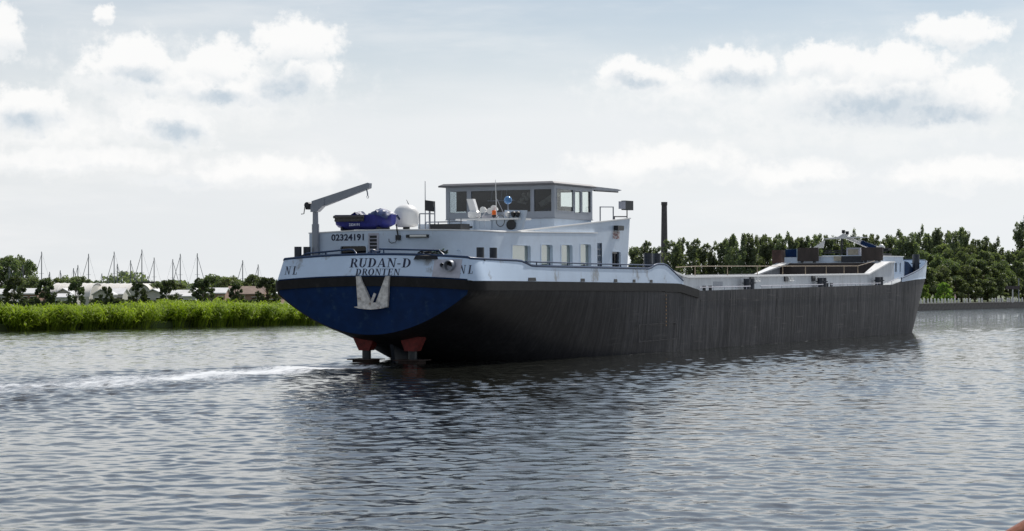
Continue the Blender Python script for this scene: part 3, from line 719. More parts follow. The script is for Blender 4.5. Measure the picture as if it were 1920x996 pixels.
# sloping screen and forward block of the house
mb = MB(); ft = lambda u, z, o: (3.72 + o, u, z)
scr = [(8.1, 6.2), (22.2, 7.20), (22.15, 6.9), (21.6, 4.0), (18.75, 4.0), (18.4, 5.85), (17.4, 5.85), (17.4, 6.1), (8.1, 6.1)]
WF = (19.75, 20.95, 4.60, 5.46)
scrp = MB(); ftop = lambda s: interp(s, [(8.1, 6.22), (22.2, 7.20)])
wall(scrp, ft, 8.1, 17.4, ftop, 6.12, [], .08)
wall(scrp, ft, 17.4, 18.5, ftop, 5.86, [], .08)
wall(scrp, ft, 18.5, 21.65, ftop, 3.9, [WF], .14)
scrp.prism([(21.65, 3.9), (21.72, 3.9), (22.2, 7.20), (21.65, ftop(21.65))], ft, -.14, 0)
scrp.add([(3.6, 21.7, 3.9), (-3.6, 21.7, 3.9), (-3.6, 22.1, 6.4), (3.6, 22.1, 6.4)], [(0, 1, 2, 3)])
scrp.build('side_screen', 'white', house)
mb = MB(); mb.bar((3.70, 8.1, 6.25), (3.70, 22.25, 7.235), .14, .06); mb.build('screen_edge', 'domewhite', house)
window(house, ft, *WF, pane='darkglass', depth=.1, r=.06)
fo = MB(); fo.box(-3.7, 3.58, 18.6, 21.6, 6.2, 6.3).build('fore_roof', 'deck', house)
stair = empty('stair'); stair.parent = house
MB().box(2.6, 2.7, 17.55, 18.7, 3.9, 5.9).build('stair_back', 'interior', stair)
for k in range(5): MB().box(2.7, 3.68, 17.62, 18.55, 4.2 + k * .33, 4.25 + k * .33).build('tread', 'grey', stair)
fb = MB().box(3.74, 3.98, 20.0, 20.8, 6.55, 6.80).build('flood_light', 'dark', house)
MB().prism([(19.9, 6.10), (20.8, 6.10), (20.8, 6.50), (19.9, 6.50)], ft, .004, .012).build('sign_plate', mat('worn_sign', (.6, .56, .56), .6, var=.1, vscale=3, dirt=(.22, .05, .05), dscale=6, dlo=.48, dhi=.6, dstretch=(1, 1, 1.5)), house)

# ---- wheelhouse
wh = empty('wheelhouse'); wh.parent = ship
W0, W1, A0, A1 = -3.05, 3.1, 14.1, 18.7
fa = lambda u, z, o: (u, A0 - o, z); fs_ = lambda u, z, o: (W1 + o, u, z)
fp = lambda u, z, o: (W0 - o, u, z); ff = lambda u, z, o: (u, A1 + o, z)
HA = [(-2.86, -1.80, 7.38, 8.54), (-1.62, 1.80, 7.38, 8.54), (1.94, 2.96, 7.38, 8.54)]
HS = [(14.35, 16.35, 7.42, 8.56), (16.5, 17.25, 7.36, 8.52), (17.4, 18.5, 7.42, 8.56)]
HF = [(-2.8, -1, 7.45, 8.56), (-.85, .9, 7.45, 8.56), (1.05, 2.9, 7.45, 8.56)]
mb = MB()
wall(mb, fa, W0, W1, lambda u: 8.72, 7.08, HA, .08); wall(mb, fs_, A0, A1, lambda u: 8.72, 7.08, HS, .08)
wall(mb, fp, A0, A1, lambda u: 8.72, 7.08, HS, .08); wall(mb, ff, W0, W1, lambda u: 8.72, 7.08, HF, .08)
mb.build('upper_wall', 'wheel', wh)
MB().box(W0 + .05, W1 - .05, A0 + .06, A1 - .05, 6.25, 7.05).build('lower_wall', 'white', wh)
MB().box(W0 - .03, W1 + .03, A0 - .03, A1 + .03, 7.045, 7.085).build('sill_band', 'grey', wh)
for h in HA: window(wh, fa, *h, pane='midglass', frame='wheel', depth=.05, w=.03, r=.03)
for h in HS: window(wh, fs_, *h, pane='glass', frame='wheel', depth=.05, w=.03, r=.03); window(wh, fp, *h, pane='glass', frame='wheel', depth=.05, w=.03, r=.03)
for h in HF: window(wh, ff, *h, pane='glass', frame='wheel', depth=.05, w=.03, r=.03)
mb = MB(); rp = [(W0 - .28, A0 - .3), (W1 + .12, A0 - .3), (W1 + .12, A1 + .25), (W0 - .28, A1 + .25)]
mb.add([(x, y, 8.725) for x, y in rp] + [(x, y, 8.80) for x, y in rp] + [(x * .94, y + (.2 if y < 15 else -.2), 8.90) for x, y in rp],
       [(0, 1, 2, 3), (8, 9, 10, 11)] + [(i, (i + 1) % 4, 4 + (i + 1) % 4, 4 + i) for i in range(4)] + [(4 + i, 4 + (i + 1) % 4, 8 + (i + 1) % 4, 8 + i) for i in range(4)])
mb.build('roof', mat('roof_edge_grey', (.12, .12, .13), .5, var=.1), wh)
vis = empty('visor'); vis.parent = wh
MB().prism([(18.9, 8.66), (22.4, 8.70), (22.95, 8.78), (22.3, 8.82), (18.9, 8.84)], lambda u, v, d: (2.2 + d, u, v), 0, .75).build('visor_panel', 'grey', vis)
MB().tube([(2.98, 19.2, 8.62), (2.98, 22.3, 8.66)], .045, 6).build('visor_tube', 'dark', vis)
inn = empty('interior'); inn.parent = wh
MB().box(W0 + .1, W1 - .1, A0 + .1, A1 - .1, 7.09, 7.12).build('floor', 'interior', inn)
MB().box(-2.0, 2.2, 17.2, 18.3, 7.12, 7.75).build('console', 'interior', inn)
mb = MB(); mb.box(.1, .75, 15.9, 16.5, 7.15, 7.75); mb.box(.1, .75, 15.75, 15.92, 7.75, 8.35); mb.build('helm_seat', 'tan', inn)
MB().box(W0 + .1, W1 - .12, 15.05, 15.1, 7.52, 8.6).build('sky_blocker', 'interior', inn)  # added panel, hides the bright sky seen through the aft panes
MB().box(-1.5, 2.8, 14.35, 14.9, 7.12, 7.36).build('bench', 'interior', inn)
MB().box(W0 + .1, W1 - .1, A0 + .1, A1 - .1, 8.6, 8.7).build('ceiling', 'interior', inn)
MB().bar((-.95, 14.7, 8.02), (.6, 14.7, 8.02), .05).build('reflection_bar', 'plate', inn)  # bar and struts modelled in place of reflections in the aft panes
for k in range(4): MB().bar((-.75 + k * .28, 14.7, 8.02), (-.68 + k * .28, 14.7, 8.6), .035).build('reflection_strut', 'plate', inn)
mb = MB()
for k, (t, z, r) in enumerate(((1.0, 8.05, .13), (1.25, 8.12, .15), (1.45, 8.3, .16), (1.1, 8.28, .12))): mb.lathe([(r * math.sin(a), z - r * math.cos(a)) for a in np.linspace(.2, 2.94, 7)], (t, 14.7, 0), 10)
mb.bar((.75, 14.7, 7.95), (1.25, 14.7, 7.85), .1).bar((2.0, 14.8, 7.75), (2.95, 14.8, 8.3), .25).build('reflection_blobs', 'tan', inn)  # rounded shapes standing in for harbour reflections on the glass
mb = MB()
for pts in ([(3.45, 18.9, 6.75), (3.45, 18.9, 7.75), (3.45, 20.6, 7.80), (3.45, 20.6, 6.95)],): mb.tube(pts, .035, 8)
mb.build('hand_rail', 'grey', house)

# ---- gear on the house roof
def part(name, mbx, m, parent, **k): return mbx.build(name, m, parent, **k)
dome = empty('satellite_dome'); dome.parent = house
pr = [(.40, 6.48), (.52, 6.54), (.57, 6.66), (.578, 6.85), (.578, 7.08)] + [(max(.01, .578 * math.cos(a)), 7.08 + .46 * math.sin(a)) for a in np.linspace(.12, 1.57, 10)]
part('radome', MB().lathe(pr, (-.34, 5.3, 0), 28), 'domewhite', dome, smooth=True, angle=60)
part('dome_foot', MB().lathe([(.3, 6.28), (.16, 6.36), (.16, 6.52)], (-.34, 5.3, 0), 12), 'dark', dome)
def pole(name, t, s, z0, z1, r, m='grey', parent=house, lean=(0, 0)): return part(name, MB().tube([(t, s, z0), (t + lean[0], s + lean[1], z1)], [r, r * .5], 6), m, parent)
pole('whip_antenna', .50, 5.6, 6.3, 8.6, .028, 'grey'); pole('whip_antenna', -.25, 5.4, 7.5, 7.75, .02, 'dark', lean=(-.13, 0)); pole('whip_antenna', 2.98, 8.0, 6.9, 8.7, .024, 'domewhite', lean=(-.05, 0))
fl = empty('flood_light'); fl.parent = house
part('lamp_head', MB().obox((.75, 5.6, 7.45), (.22, 0, -.03), (0, .1, 0), (0, 0, .24)), 'dark', fl); part('lamp_post', MB().tube([(.72, 5.62, 6.3), (.72, 5.62, 7.25)], .045, 8), 'grey', fl)
mb = MB(); mb.tube([(.2, 5.6, 7.1), (1.0, 5.6, 7.08)], .03, 6).tube([(.2, 5.6, 6.3), (.2, 5.6, 7.1)], .03, 6).tube([(1.0, 5.6, 6.3), (1.0, 5.6, 7.4)], .03, 6)
part('antenna_bracket', mb, 'grey', house)
mb = MB(); mb.tube([(.15, 6.2, 6.72), (2.0, 6.4, 6.72)], .03, 6)
for t in (.15, .8, 1.4, 2.0): mb.tube([(t, 6.3, 6.3), (t, 6.3, 6.9 if t > 1 else 6.75)], .025, 6)
part('roof_rail', mb, 'grey', house)
part('dark_locker', MB().box(.86, 2.45, 5.4, 6.3, 6.28, 6.60), 'dark', house)
part('white_locker', MB().box(-.0, .84, 5.8, 6.6, 6.28, 6.62), 'white', house)
con = empty('equipment_shelf'); con.parent = house
part('shelf', MB().box(.9, 4.2, 7.8, 9.2, 6.82, 6.90), 'domewhite', con)
mb = MB(); mb.prism([(2.6, 6.36), (4.22, 6.36), (4.42, 7.25), (3.35, 7.28), (3.3, 6.92), (2.6, 6.92)], lambda u, v, d: (u, 8.1 + d, v), 0, .25); part('cabinet', mb, 'white', con)
for t in (1.9, 2.2, 2.55): part('locker_panel', MB().box(t - .14, t + .14, 8.02, 8.08, 6.40, 6.80), 'white', con)
part('shelf_leg', MB().box(1.45, 1.8, 7.9, 8.3, 6.28, 6.82), 'white', con); part('vent_slot', MB().box(1.5, 1.75, 7.87, 7.895, 6.45, 6.55), 'dark', con)
sl = empty('radar_scanner'); sl.parent = house
part('scanner_bar', MB().obox((1.72, 8.0, 7.52), (.17, 0, 0), (0, .12, 0), (-.10, 0, .31)), 'domewhite', sl)
part('scanner_base', MB().lathe([(.2, 6.9), (.3, 7.0), (.3, 7.2), (.18, 7.3)], (1.78, 8.05, 0), 14), 'domewhite', sl, smooth=True)
hn = empty('horn_cluster'); hn.parent = house
for t, s, z in ((2.2, 8.2, 7.32), (2.52, 8.3, 7.26), (2.74, 8.25, 7.38)):
    part('horn_bell', MB().tube([(t, s - .12, z), (t, s + .0, z), (t, s + .3, z - .05)], [.15, .13, .05], 12), 'domewhite', hn, smooth=True)
    part('horn_arm', MB().bar((t, s + .2, z - .05), (t - .2, s + .25, 6.98), .05), 'grey', hn)
part('horn_bracket', MB().box(2.05, 2.85, 8.3, 8.45, 6.9, 7.05), 'plate', hn)
bc = empty('beacon'); bc.parent = house
part('lens', MB().lathe([(.10, 7.06), (.10, 7.24), (.07, 7.28)], (2.84, 8.0, 0), 12), 'orange', bc, smooth=True); part('beacon_base', MB().lathe([(.09, 6.96), (.11, 7.05)], (2.84, 8.0, 0), 12), 'dark', bc); part('stem', MB().tube([(2.84, 8.0, 6.88), (2.84, 8.0, 6.97)], .03, 6), 'dark', bc)
gb = empty('globe_lamp'); gb.parent = house
part('globe', MB().lathe([(.19 * math.sin(a), 7.74 - .19 * math.cos(a)) for a in np.linspace(.1, 3.04, 11)], (3.48, 8.2, 0), 16), 'globe', gb, smooth=True); part('globe_stem', MB().tube([(3.48, 8.2, 6.9), (3.48, 8.2, 7.56)], [.05, .03], 8), 'grey', gb)
part('stay', MB().tube([(3.0, 8.0, 7.8), (3.42, 8.0, 7.0)], .014, 5), 'plate', house)
part('cable_loop', MB().tube([(3.2 + .22 * math.cos(a), 7.95, 6.78 + .27 * math.sin(a)) for a in np.linspace(0, 6.28, 20)], .018, 5), 'cable', house)
lb = empty('black_ring'); lb.parent = house
part('ring', MB().lathe([(.02, -.02), (.24, -.03), (.24, .03), (.02, .02)], (0, 0, 0), 14), 'dark', lb); lb.location = (3.72, 8.03, 6.58); lb.rotation_euler = (R(90), 0, 0)
for t in (3.55, 3.85, 4.08): part('small_lamp', MB().lathe([(.03, 6.92), (.1, 7.02), (.12, 7.16), (.05, 7.2)], (t, 8.0, 0), 10), 'domewhite' if t < 3.6 else 'dark', con)
wl_ = empty('wing_flood_light'); wl_.parent = house
part('lamp_back', MB().obox((3.6, 22.15, 7.92), (.05, .42, 0), (.12, 0, 0), (0, 0, .25)), 'dark', wl_); part('lamp_glass', MB().obox((3.55, 21.55, 7.92), (.06, .14, 0), (.1, -.04, 0), (0, 0, .2)), 'plate', wl_)
part('lamp_post', MB().tube([(3.6, 22.1, 7.15), (3.6, 22.1, 7.7)], .03, 6), 'dark', wl_); part('lamp_arm', MB().tube([(3.6, 22.1, 7.32), (3.6, 20.4, 7.28), (3.6, 20.4, 7.1)], .035, 6), 'dark', wl_)

# ---- crane on the stern house
cr = empty('deck_crane'); cr.parent = ship
part('post', MB().tube([(-3.74, 2.85, 4.05), (-3.74, 2.85, 6.62), (-3.74, 2.85, 6.62), (-3.74, 2.85, 7.25)], [.17, .17, .135, .125], 12), 'crane', cr, smooth=True)
part('knee', MB().prism([(-3.92, 7.18), (-3.58, 7.18), (-3.18, 7.52), (-3.18, 7.78), (-3.9, 7.52)], lambda u, v, d: (u, 2.85 + d, v), -.15, .15), 'crane', cr)
part('jib', MB().prism([(-3.88, 7.48), (-3.2, 7.44), (-.80, 8.20), (-.78, 8.42), (-.88, 8.45), (-3.88, 7.68)], lambda u, v, d: (u, 2.85 + d, v), -.11, .11), 'crane', cr)
part('winch', MB().tube([(-4.12, 2.7, 7.5), (-4.12, 3.0, 7.5)], .14, 12).box(-4.2, -3.9, 2.72, 2.98, 7.3, 7.55), 'dark', cr)
part('crank_handle', MB().tube([(-4.2, 2.68, 7.45), (-4.22, 2.62, 7.1), (-4.36, 2.62, 7.09)], .022, 6), 'dark', cr)
part('hook', MB().tube([(-1.0, 2.85, 8.18), (-.95, 2.85, 7.98), (-.94, 2.85, 7.86)], .03, 6).tube([(-.94 + .05 * math.sin(a), 2.85, 7.81 - .06 * math.cos(a)) for a in np.linspace(-2.6, 2.6, 10)], .015, 5), 'grey', cr)

# ---- stern rails
mb = MB(); mb.tube([(-4.15, 2.0, 4.95), (-3.9, 1.9, 5.15), (-3.6, 1.85, 5.26), (-1.2, 1.65, 5.42), (-.98, 1.65, 5.40), (-.75, 1.6, 5.18)], .04, 8).tube([(-2.5, 1.75, 5.05), (-2.5, 1.75, 5.36)], .04, 6); mb.build('stern_rail', 'cap', ship, smooth=True, angle=60)
mb = MB(); mb.tube([(.4, 1.6, 5.42), (3.3, 1.8, 5.34), (3.55, 1.85, 5.1)], .04, 8).tube([(.62, 1.6, 5.15), (.62, 1.6, 5.42)], .03, 6); mb.build('stern_rail', 'cap', ship, smooth=True, angle=60)
rl = []; sr_ = [(6.5, 4.82), (8, 4.80), (12, 4.76), (17, 4.72), (21.6, 4.68), (22.2, 4.70)]
mb = MB(); mb.tube([(5.24, s, z + .03) for s, z in sr_], .035, 8)
for s in (7.6, 9.0, 11.0, 12.9, 14.9, 17.4, 19.6): mb.tube([(5.24, s, ztop(5.3, s)), (5.24, s, interp(s, sr_) + .03)], .03, 6)
mb.build('side_rail', 'cap', ship, smooth=True, angle=60)

# ---- cargo hold
hold = empty('cargo_hold'); hold.parent = ship
COAM = [(26.2, 4.50), (27.2, 4.34), (28.2, 4.18), (29.0, 4.12), (65.7, 4.20), (71.4, 5.09), (73, 5.12)]
for sg, n_ in ((1, 'starboard'), (-1, 'port')):
    mb = MB(); mb.grid([[(sg * 4.40, s, 3.25), (sg * 4.40, s, z)] for s, z in COAM] ); mb.grid([[(sg * 4.30, s, .2), (sg * 4.30, s, z)] for s, z in COAM]); mb.build('coaming_side', 'coaming', hold)
    mb = MB(); G = []
    for s, z in COAM: G.append([(sg * 4.50, s, z - .10), (sg * 4.50, s, z), (sg * 3.50 if s > 66 else sg * 4.1, s, z + .01), (sg * 3.5 if s > 66 else sg * 4.1, s, z - .1), (sg * 4.5, s, z - .1)])
    mb.grid(G); mb.build('coaming_flange', 'domewhite', hold)
    mb = MB()
    if sg == 1:
        ss = [30.6, 36.0, 41.4, 46.4, 51.2, 55.9, 60.2, 63.7]
        mb.tube([(4.2, 27.6, 4.62)] + [(4.2, s, interp(s, COAM) + .56) for s in ss] + [(4.2, 68.2, 5.15)], .022, 5)
        for s in ss: mb.tube([(4.2, s, interp(s, COAM)), (4.2, s, interp(s, COAM) + .56)], .03, 5)
        mb.build('hold_rail', mat('rail_galvanised', (.34, .27, .19), .5, var=.2, vscale=4), hold)
        for s, kind in ((40.5, 0), (47.2, 0), (53.0, 1)):
            lx = empty('step_bracket'); lx.parent = hold
            part('proud_block', MB().box(4.405, 4.50, s - 1.15, s - .55, 3.72, 4.05), 'dark', lx)  # dark box standing proud of the coaming, aft of the steps
            for k in (0, 1): part('hook_step', MB().tube([(4.47, s - .4 + k * .55, 4.02), (4.52, s - .4 + k * .55, 3.78), (4.52, s - .05 + k * .55, 3.76), (4.47, s - .05 + k * .55, 3.95)], .045, 6), 'domewhite', lx)
        for s in (30.6, 31.6, 54.3, 55.3): part('small_bitt', MB().lathe([(.1, 3.27), (.1, 3.5), (.14, 3.56)], (4.75, s, 0), 8), 'dark', hold)
        part('grated_opening', MB().box(4.402, 4.415, 33.0, 34.6, 3.50, 3.78), 'grey', hold)
part('hold_floor', MB().box(-4.3, 4.3, 28.4, 71.3, .1, .2), 'holdfloor', hold)
part('aft_bulkhead', MB().box(-4.4, 4.4, 27.9, 28.1, .2, 4.15).box(-4.4, 4.4, 26.0, 28.0, 3.75, 4.15), 'coaming', hold)
part('fore_bulkhead', MB().box(-4.28, 4.28, 71.3, 71.5, .2, 5.02), 'brown', hold)
# gangway rail low on the side deck
mb = MB(); zr = lambda s: 3.28 + .2
for a, b in ((28.8, 37.4), (39.2, 52.1), (53.8, 66.4)):
    mb.tube([(5.15, a, zr(a)), (5.15, b, zr(b) + .0)], .03, 6)
    for s in np.arange(a + .3, b, 1.9): mb.tube([(5.15, s, 3.26), (5.15, s, zr(s))], .022, 5)
mb.build('gangway_rail', 'plate', ship)
mb = MB(); mb.tube([(5.15, 68.4, 3.5), (5.15, 71.5, 3.85)], .03, 6).tube([(5.15, 69.5, 3.27), (5.15, 69.5, 3.62)], .02, 5); mb.build('gangway_rail', 'plate', ship)
# draught marks and a doubler plate outline on the hull side
for k in range(9): part('draught_mark', MB().box(5.302, 5.309, 23.35, 23.43, 3.05 - k * .2, 3.14 - k * .2), 'yellow', hull)
for s0 in (33.5, 42.0, 51.0, 60.0, 68.5): part('weld_seam', MB().box(5.296, 5.306, s0 - .03, s0 + .03, -1.0, 3.25), 'hull', hull)
part('weld_seam', MB().box(5.296, 5.307, 28.6, 74.5, 2.72, 2.77), 'hull', hull)
frame_ring(lambda u, z, o: (5.3 + o, u, z), 19.6, 24.9, .72, 1.62, .03, .25, 0, .014, 'hull', hull, 'doubler_plate')

# ---- forward gear
fg = empty('fore_hatch_gear'); fg.parent = ship
MB().box(-4.3, 4.3, 71.52, 73.2, 4.6, 5.05).build('hatch_platform', 'coaming', fg)
part('upright_panel', MB().box(-2.95, -1.25, 71.6, 71.75, 5.18, 6.25), 'brown', fg); part('upright_panel', MB().box(2.2, 3.88, 71.6, 71.75, 5.18, 6.22), 'brown', fg)
for t in (-2.6, -1.6, 2.5, 3.6): part('panel_foot', MB().box(t - .06, t + .06, 71.55, 71.9, 5.03, 5.2), 'dark', fg)
part('brown_cabinet', MB().box(-4.9, -4.15, 71.2, 72.2, 5.0, 6.08), mat('cabinet_brown', (.085, .045, .035), .6, var=.3, vscale=2), fg)
cw = empty('cowl_vent'); cw.parent = ship
part('cowl_box', MB().box(-4.05, -3.0, 71.7, 72.6, 5.02, 5.5), 'white', cw)
mb = MB(); G = []
for a in np.linspace(0, math.pi / 2, 8): G.append([(-4.0, 71.75 + .75 * (1 - math.cos(a)) * 0 + .8 * math.sin(a) * 0 + (1 - math.cos(a)) * .0 + .8 * (1 - math.sin(a)) * 0 + .8 * math.cos(a) , 5.5 + .68 * math.sin(a)), (-3.05, 71.75 + .8 * math.cos(a), 5.5 + .68 * math.sin(a))])
mb.grid(G); mb.prism([(71.75, 5.5)] + [(71.75 + .8 * math.cos(a), 5.5 + .68 * math.sin(a)) for a in np.linspace(0, math.pi / 2, 8)], lambda u, v, d: (d, u, v), -3.06, -3.0); part('cowl_hood', mb, mat('cowl_pale_blue', (.45, .60, .72), .4), cw, fix=False)
part('cowl_mouth', MB().box(-3.98, -3.07, 71.74, 71.78, 5.52, 6.12), 'blue', cw)
part('white_locker', MB().box(-1.2, 2.2, 72.4, 73.2, 5.02, 5.62), 'white', fg); part('small_hatch', MB().box(-.1, .5, 71.9, 72.3, 5.2, 5.55), 'tan', fg)
part('dark_locker', MB().box(.55, 2.15, 71.8, 72.3, 5.03, 5.56), 'bollard', fg); part('hatch_box', MB().box(.75, 1.85, 72.5, 73.4, 5.6, 6.22), 'plate', fg); part('hatch_box_door', MB().box(.9, 1.7, 72.46, 72.495, 5.66, 6.1), 'tan', fg)
part('stowed_beam', MB().bar((-1.2, 73.0, 5.85), (.7, 73.0, 5.85), .12).bar((-1.2, 73.2, 6.0), (.7, 73.2, 6.02), .10), 'dark', fg)
fm_ = empty('folded_mast'); fm_.parent = ship
part('cross_arm', MB().prism([(-.95, 6.90), (2.55, 6.98), (2.5, 7.04), (.95, 7.06), (.72, 7.30), (.6, 7.34), (.1, 7.04), (-.95, 6.97)], lambda u, v, d: (u, 72.2 + d, v), 0, .35), 'domewhite', fm_)
part('mast_tube', MB().bar((.9, 72.4, 6.98), (2.2, 73.6, 6.30), .26, .24), 'domewhite', fm_); part('mast_strut', MB().bar((1.7, 72.6, 6.85), (3.2, 74.0, 6.15), .07), 'domewhite', fm_); part('mast_strut', MB().bar((1.9, 72.7, 6.62), (2.75, 73.6, 6.2), .2, .3), 'blue', fm_)
part('fin', MB().prism([(-2.05, 6.22), (-1.15, 6.22), (-1.02, 6.82)], lambda u, v, d: (u, 72.6 + d, v), 0, .08), 'domewhite', fm_)
part('post', MB().tube([(.35, 72.6, 5.0), (.35, 72.6, 6.95)], .08, 8), 'dark', fm_)
for t, z in ((.58, 7.46), (.88, 7.36)): part('mast_lamp', MB().box(t - .11, t + .11, 72.2, 72.4, z - .12, z + .14).box(t - .02, t + .02, 72.28, 72.32, 7.0, z), 'dark', fm_)
part('small_dome', MB().lathe([(.24 * math.cos(a), 6.22 + .26 * math.sin(a)) for a in np.linspace(0, 1.5, 7)], (3.35, 73.2, 0), 14), 'domewhite', fm_, smooth=True)
bh = empty('bow_house'); bh.parent = ship
fbs = lambda u, z, o: (3.5 + o, u, z)
mb = MB(); BW = [(76.6, 77.25, 4.28, 5.05), (78.0, 78.45, 4.28, 5.05)]
wall(mb, fbs, 72.2, 79.1, lambda u: 5.50, 3.55, BW, .08)
mb.add([(3.5, 72.2, 3.4), (-3.5, 72.2, 3.4), (-3.5, 72.2, 5.5), (3.5, 72.2, 5.5)], [(0, 1, 2, 3)]); mb.add([(3.5, 79.1, 3.4), (-3.5, 79.1, 3.4), (-3.5, 79.1, 5.5), (3.5, 79.1, 5.5)], [(0, 1, 2, 3)]); mb.add([(-3.5, 72.2, 3.4), (-3.5, 79.1, 3.4), (-3.5, 79.1, 5.5), (-3.5, 72.2, 5.5)], [(0, 1, 2, 3)])
mb.build('wall', 'white', bh)
for b_ in BW: window(bh, fbs, *b_, pane='darkglass', depth=.07, w=.03, r=.05)
part('roof', MB().box(-3.55, 3.56, 72.15, 79.2, 5.505, 5.58), 'domewhite', bh); part('annex', MB().box(1.2, 3.2, 79.2, 80.6, 3.6, 5.2), 'white', bh)
part('roof_gear', MB().box(.5, 3.0, 74.0, 77.5, 5.58, 5.78).bar((2.6, 74.5, 5.85), (2.9, 77.0, 6.05), .12).bar((2.2, 75.5, 5.9), (3.1, 76.2, 6.2), .1).box(2.4, 3.1, 76.0, 77.0, 6.05, 6.2), 'net', bh)
mb = MB(); mb.prism([(80.6, 3.7), (84.5, 3.7), (83.5, 4.6), (82.0, 5.1), (80.6, 5.2)], lambda u, v, d: (3.1 + d, u, v), 0, .08); part('blue_windbreak', mb, 'cap', bh)
# bow bulwark
BT = [(71.7, 3.80), (74, 4.05), (78, 4.55), (82, 5.05), (85, 5.25), (88, 5.32)]
def bow_path(): return [(hb(s), s) for s in np.concatenate([np.arange(71.7, 84, .7), np.arange(84, 88.01, .2)])]
PB = bow_path(); PB = PB + [(-t, s) for t, s in reversed(PB[:-1])]
def nb(P): return [(-n[0], -n[1]) for n in normals(P)]
G = []
NBW = [(-b, a) for a, b in [(Vector((PB[min(i + 1, len(PB) - 1)][0] - PB[max(i - 1, 0)][0], PB[min(i + 1, len(PB) - 1)][1] - PB[max(i - 1, 0)][1])).normalized()) for i in range(len(PB))]]
G = []; capb = []
for (t, s), (nx, ny) in zip(PB, NBW):
    nx, ny = -nx, -ny
    a, b = zt(s) + .004, interp(s, BT); fl_ = .10 * (b - a)
    G.append([(t + nx * .03, s + ny * .03, a), (t + nx * (.03 + fl_), s + ny * (.03 + fl_), b), (t + nx * (fl_ - .05), s + ny * (fl_ - .05), b), (t - nx * .05, s - ny * .05, a), (t + nx * .03, s + ny * .03, a)])
    capb.append((t + nx * fl_, s + ny * fl_, b + .03))
mb = MB(); mb.grid(G); bb = mb.build('bow_bulwark', 'bulwark', ship, smooth=True)
MB().tube(capb, .06, 8).build('cap_rail', 'cap', bb, smooth=True, angle=60)
mb = MB(); mb.grid([[(t + nx_ * .05, s + ny_ * .05, zt(s) - .06), (t + nx_ * .05, s + ny_ * .05, zt(s) + .02), (t, s, zt(s) + .02)] for (t, s), (nx_, ny_) in zip(PB, [(-a, -b) for a, b in NBW])]); mb.build('bow_strake', 'bulwark', ship)

# ---- loose things on the ship (top-level), placed in ship coordinates
SM = ship.matrix_basis.copy() if False else Matrix.Translation(SHIP_O) @ Matrix.Rotation(-SHIP_TH, 4, 'Z') @ Matrix.Rotation(SHIP_TRIM, 4, 'X')
def on_ship(o, loc, rz_=0):
    o.matrix_world = SM @ Matrix.Translation(loc) @ Matrix.Rotation(rz_, 4, 'Z'); return o
din = tag(empty('dinghy'), 'small blue dinghy with dark fender strip lying on the stern house roof', 'boat')
mb = MB(); G = []
for u in np.linspace(-1.5, 1.5, 19):
    e = abs(u / 1.62); w = .68 * (1 - max(0, (u - .2) / 1.42) ** 2.2 * .8) * (1 if u > -1.5 else .96); zb = .02 + .24 * max(0, (u - .4) / 1.22) ** 2 + .12 * max(0, (-u - 1.1) / .52); top = .66 + .02 * e
    G.append([(u, -w, top), (u, -w * .96, top * .72), (u, -w * .82, zb + .12), (u, -w * .5, zb), (u, 0, zb - .02), (u, w * .5, zb), (u, w * .82, zb + .12), (u, w * .96, top * .72), (u, w, top)])
mb.grid(G); mb.add(G[0], [tuple(range(9))]); mb.add(G[-1], [tuple(range(9))])
mb.build('boat_hull', 'boatblue', din, smooth=True)
MB().grid([[(u, -.70, .36), (u, -.72, .50), (u, -.70, .64)] for u in np.linspace(-1.45, .25, 8)]).tube([(-1.5, -.72, .58), (.25, -.72, .58)], .07, 6).tube([(-1.45, -.70, .42), (.2, -.71, .42)], .05, 6).build('fender_strip', 'fender', din)
g2 = np.random.default_rng(3)
def crumple(x0, x1, nx, y0, y1, ny, f, seed):
    rg = np.random.default_rng(seed); return [[(x, y, f(x, y) + rg.normal(0, .028)) for y in np.linspace(y0, y1, ny)] for x in np.linspace(x0, x1, nx)]
MB().grid(crumple(.3, 1.5, 15, -.62, .62, 11, lambda x, y: .70 + .22 * math.exp(-((x - .85) / .38) ** 2) - .25 * (abs(y) / .62) ** 4 - .2 * max(0, x - 1.3), 4)).build('tarpaulin', 'tarp', din, smooth=True, angle=25)
MB().grid(crumple(-.95, -.3, 8, -.4, .4, 7, lambda x, y: .66 + .2 * math.exp(-((x + .5) / .18) ** 2) - .1 * abs(y), 5)).build('tarpaulin', 'tarp', din)
plain_text('2324191', .2, .62, lambda u, v, o: (-.62 + u, -.70 - o - .01, .16 + v * .8), 'lettering', 'whiteink', din)
for u in (-1.2, .9): MB().box(u - .06, u + .06, -.5, .5, -.04, .10).build('chock', 'dark', din)
on_ship(din, (-1.58, 3.9, 6.36), R(0)); din.scale = (.92, 1, 1)
def heap(name, label, cat, loc, n, rx, ry, h, m, seed):
    rg = random.Random(seed); hp = tag(empty(name), label, cat)
    for i in range(n):
        c = Vector((rg.uniform(-rx, rx) * .6, rg.uniform(-ry, ry) * .6, 0)); r = rg.uniform(.12, .28); tl_ = rg.uniform(-.4, .4); z = rg.uniform(.04, h)
        MB().tube([(c.x + r * 1.6 * math.cos(a) * rx, c.y + r * math.sin(a), max(.03, z + r * tl_ * math.cos(a) + .04 * math.sin(3 * a))) for a in np.linspace(0, 6.0, 16)], .03, 5).build('rope_turn', m if i % 4 else 'rope', hp)
    MB().lathe([(rx * .9, 0), (rx * .8, h * .4), (rx * .3, h * .75)], (0, 0, 0), 9).build('heap_core', m, hp)
    return on_ship(hp, loc)
heap('rope_heap', 'heap of dark mooring rope on the stern deck right of the name', 'rope', (2.7, 2.15, 4.95), 14, .95, .4, .38, 'net', 2)
MB_st = MB().box(2.0, 3.4, 1.9, 2.4, 4.0, 4.95); MB_st.build('rope_locker', 'dark', ship)
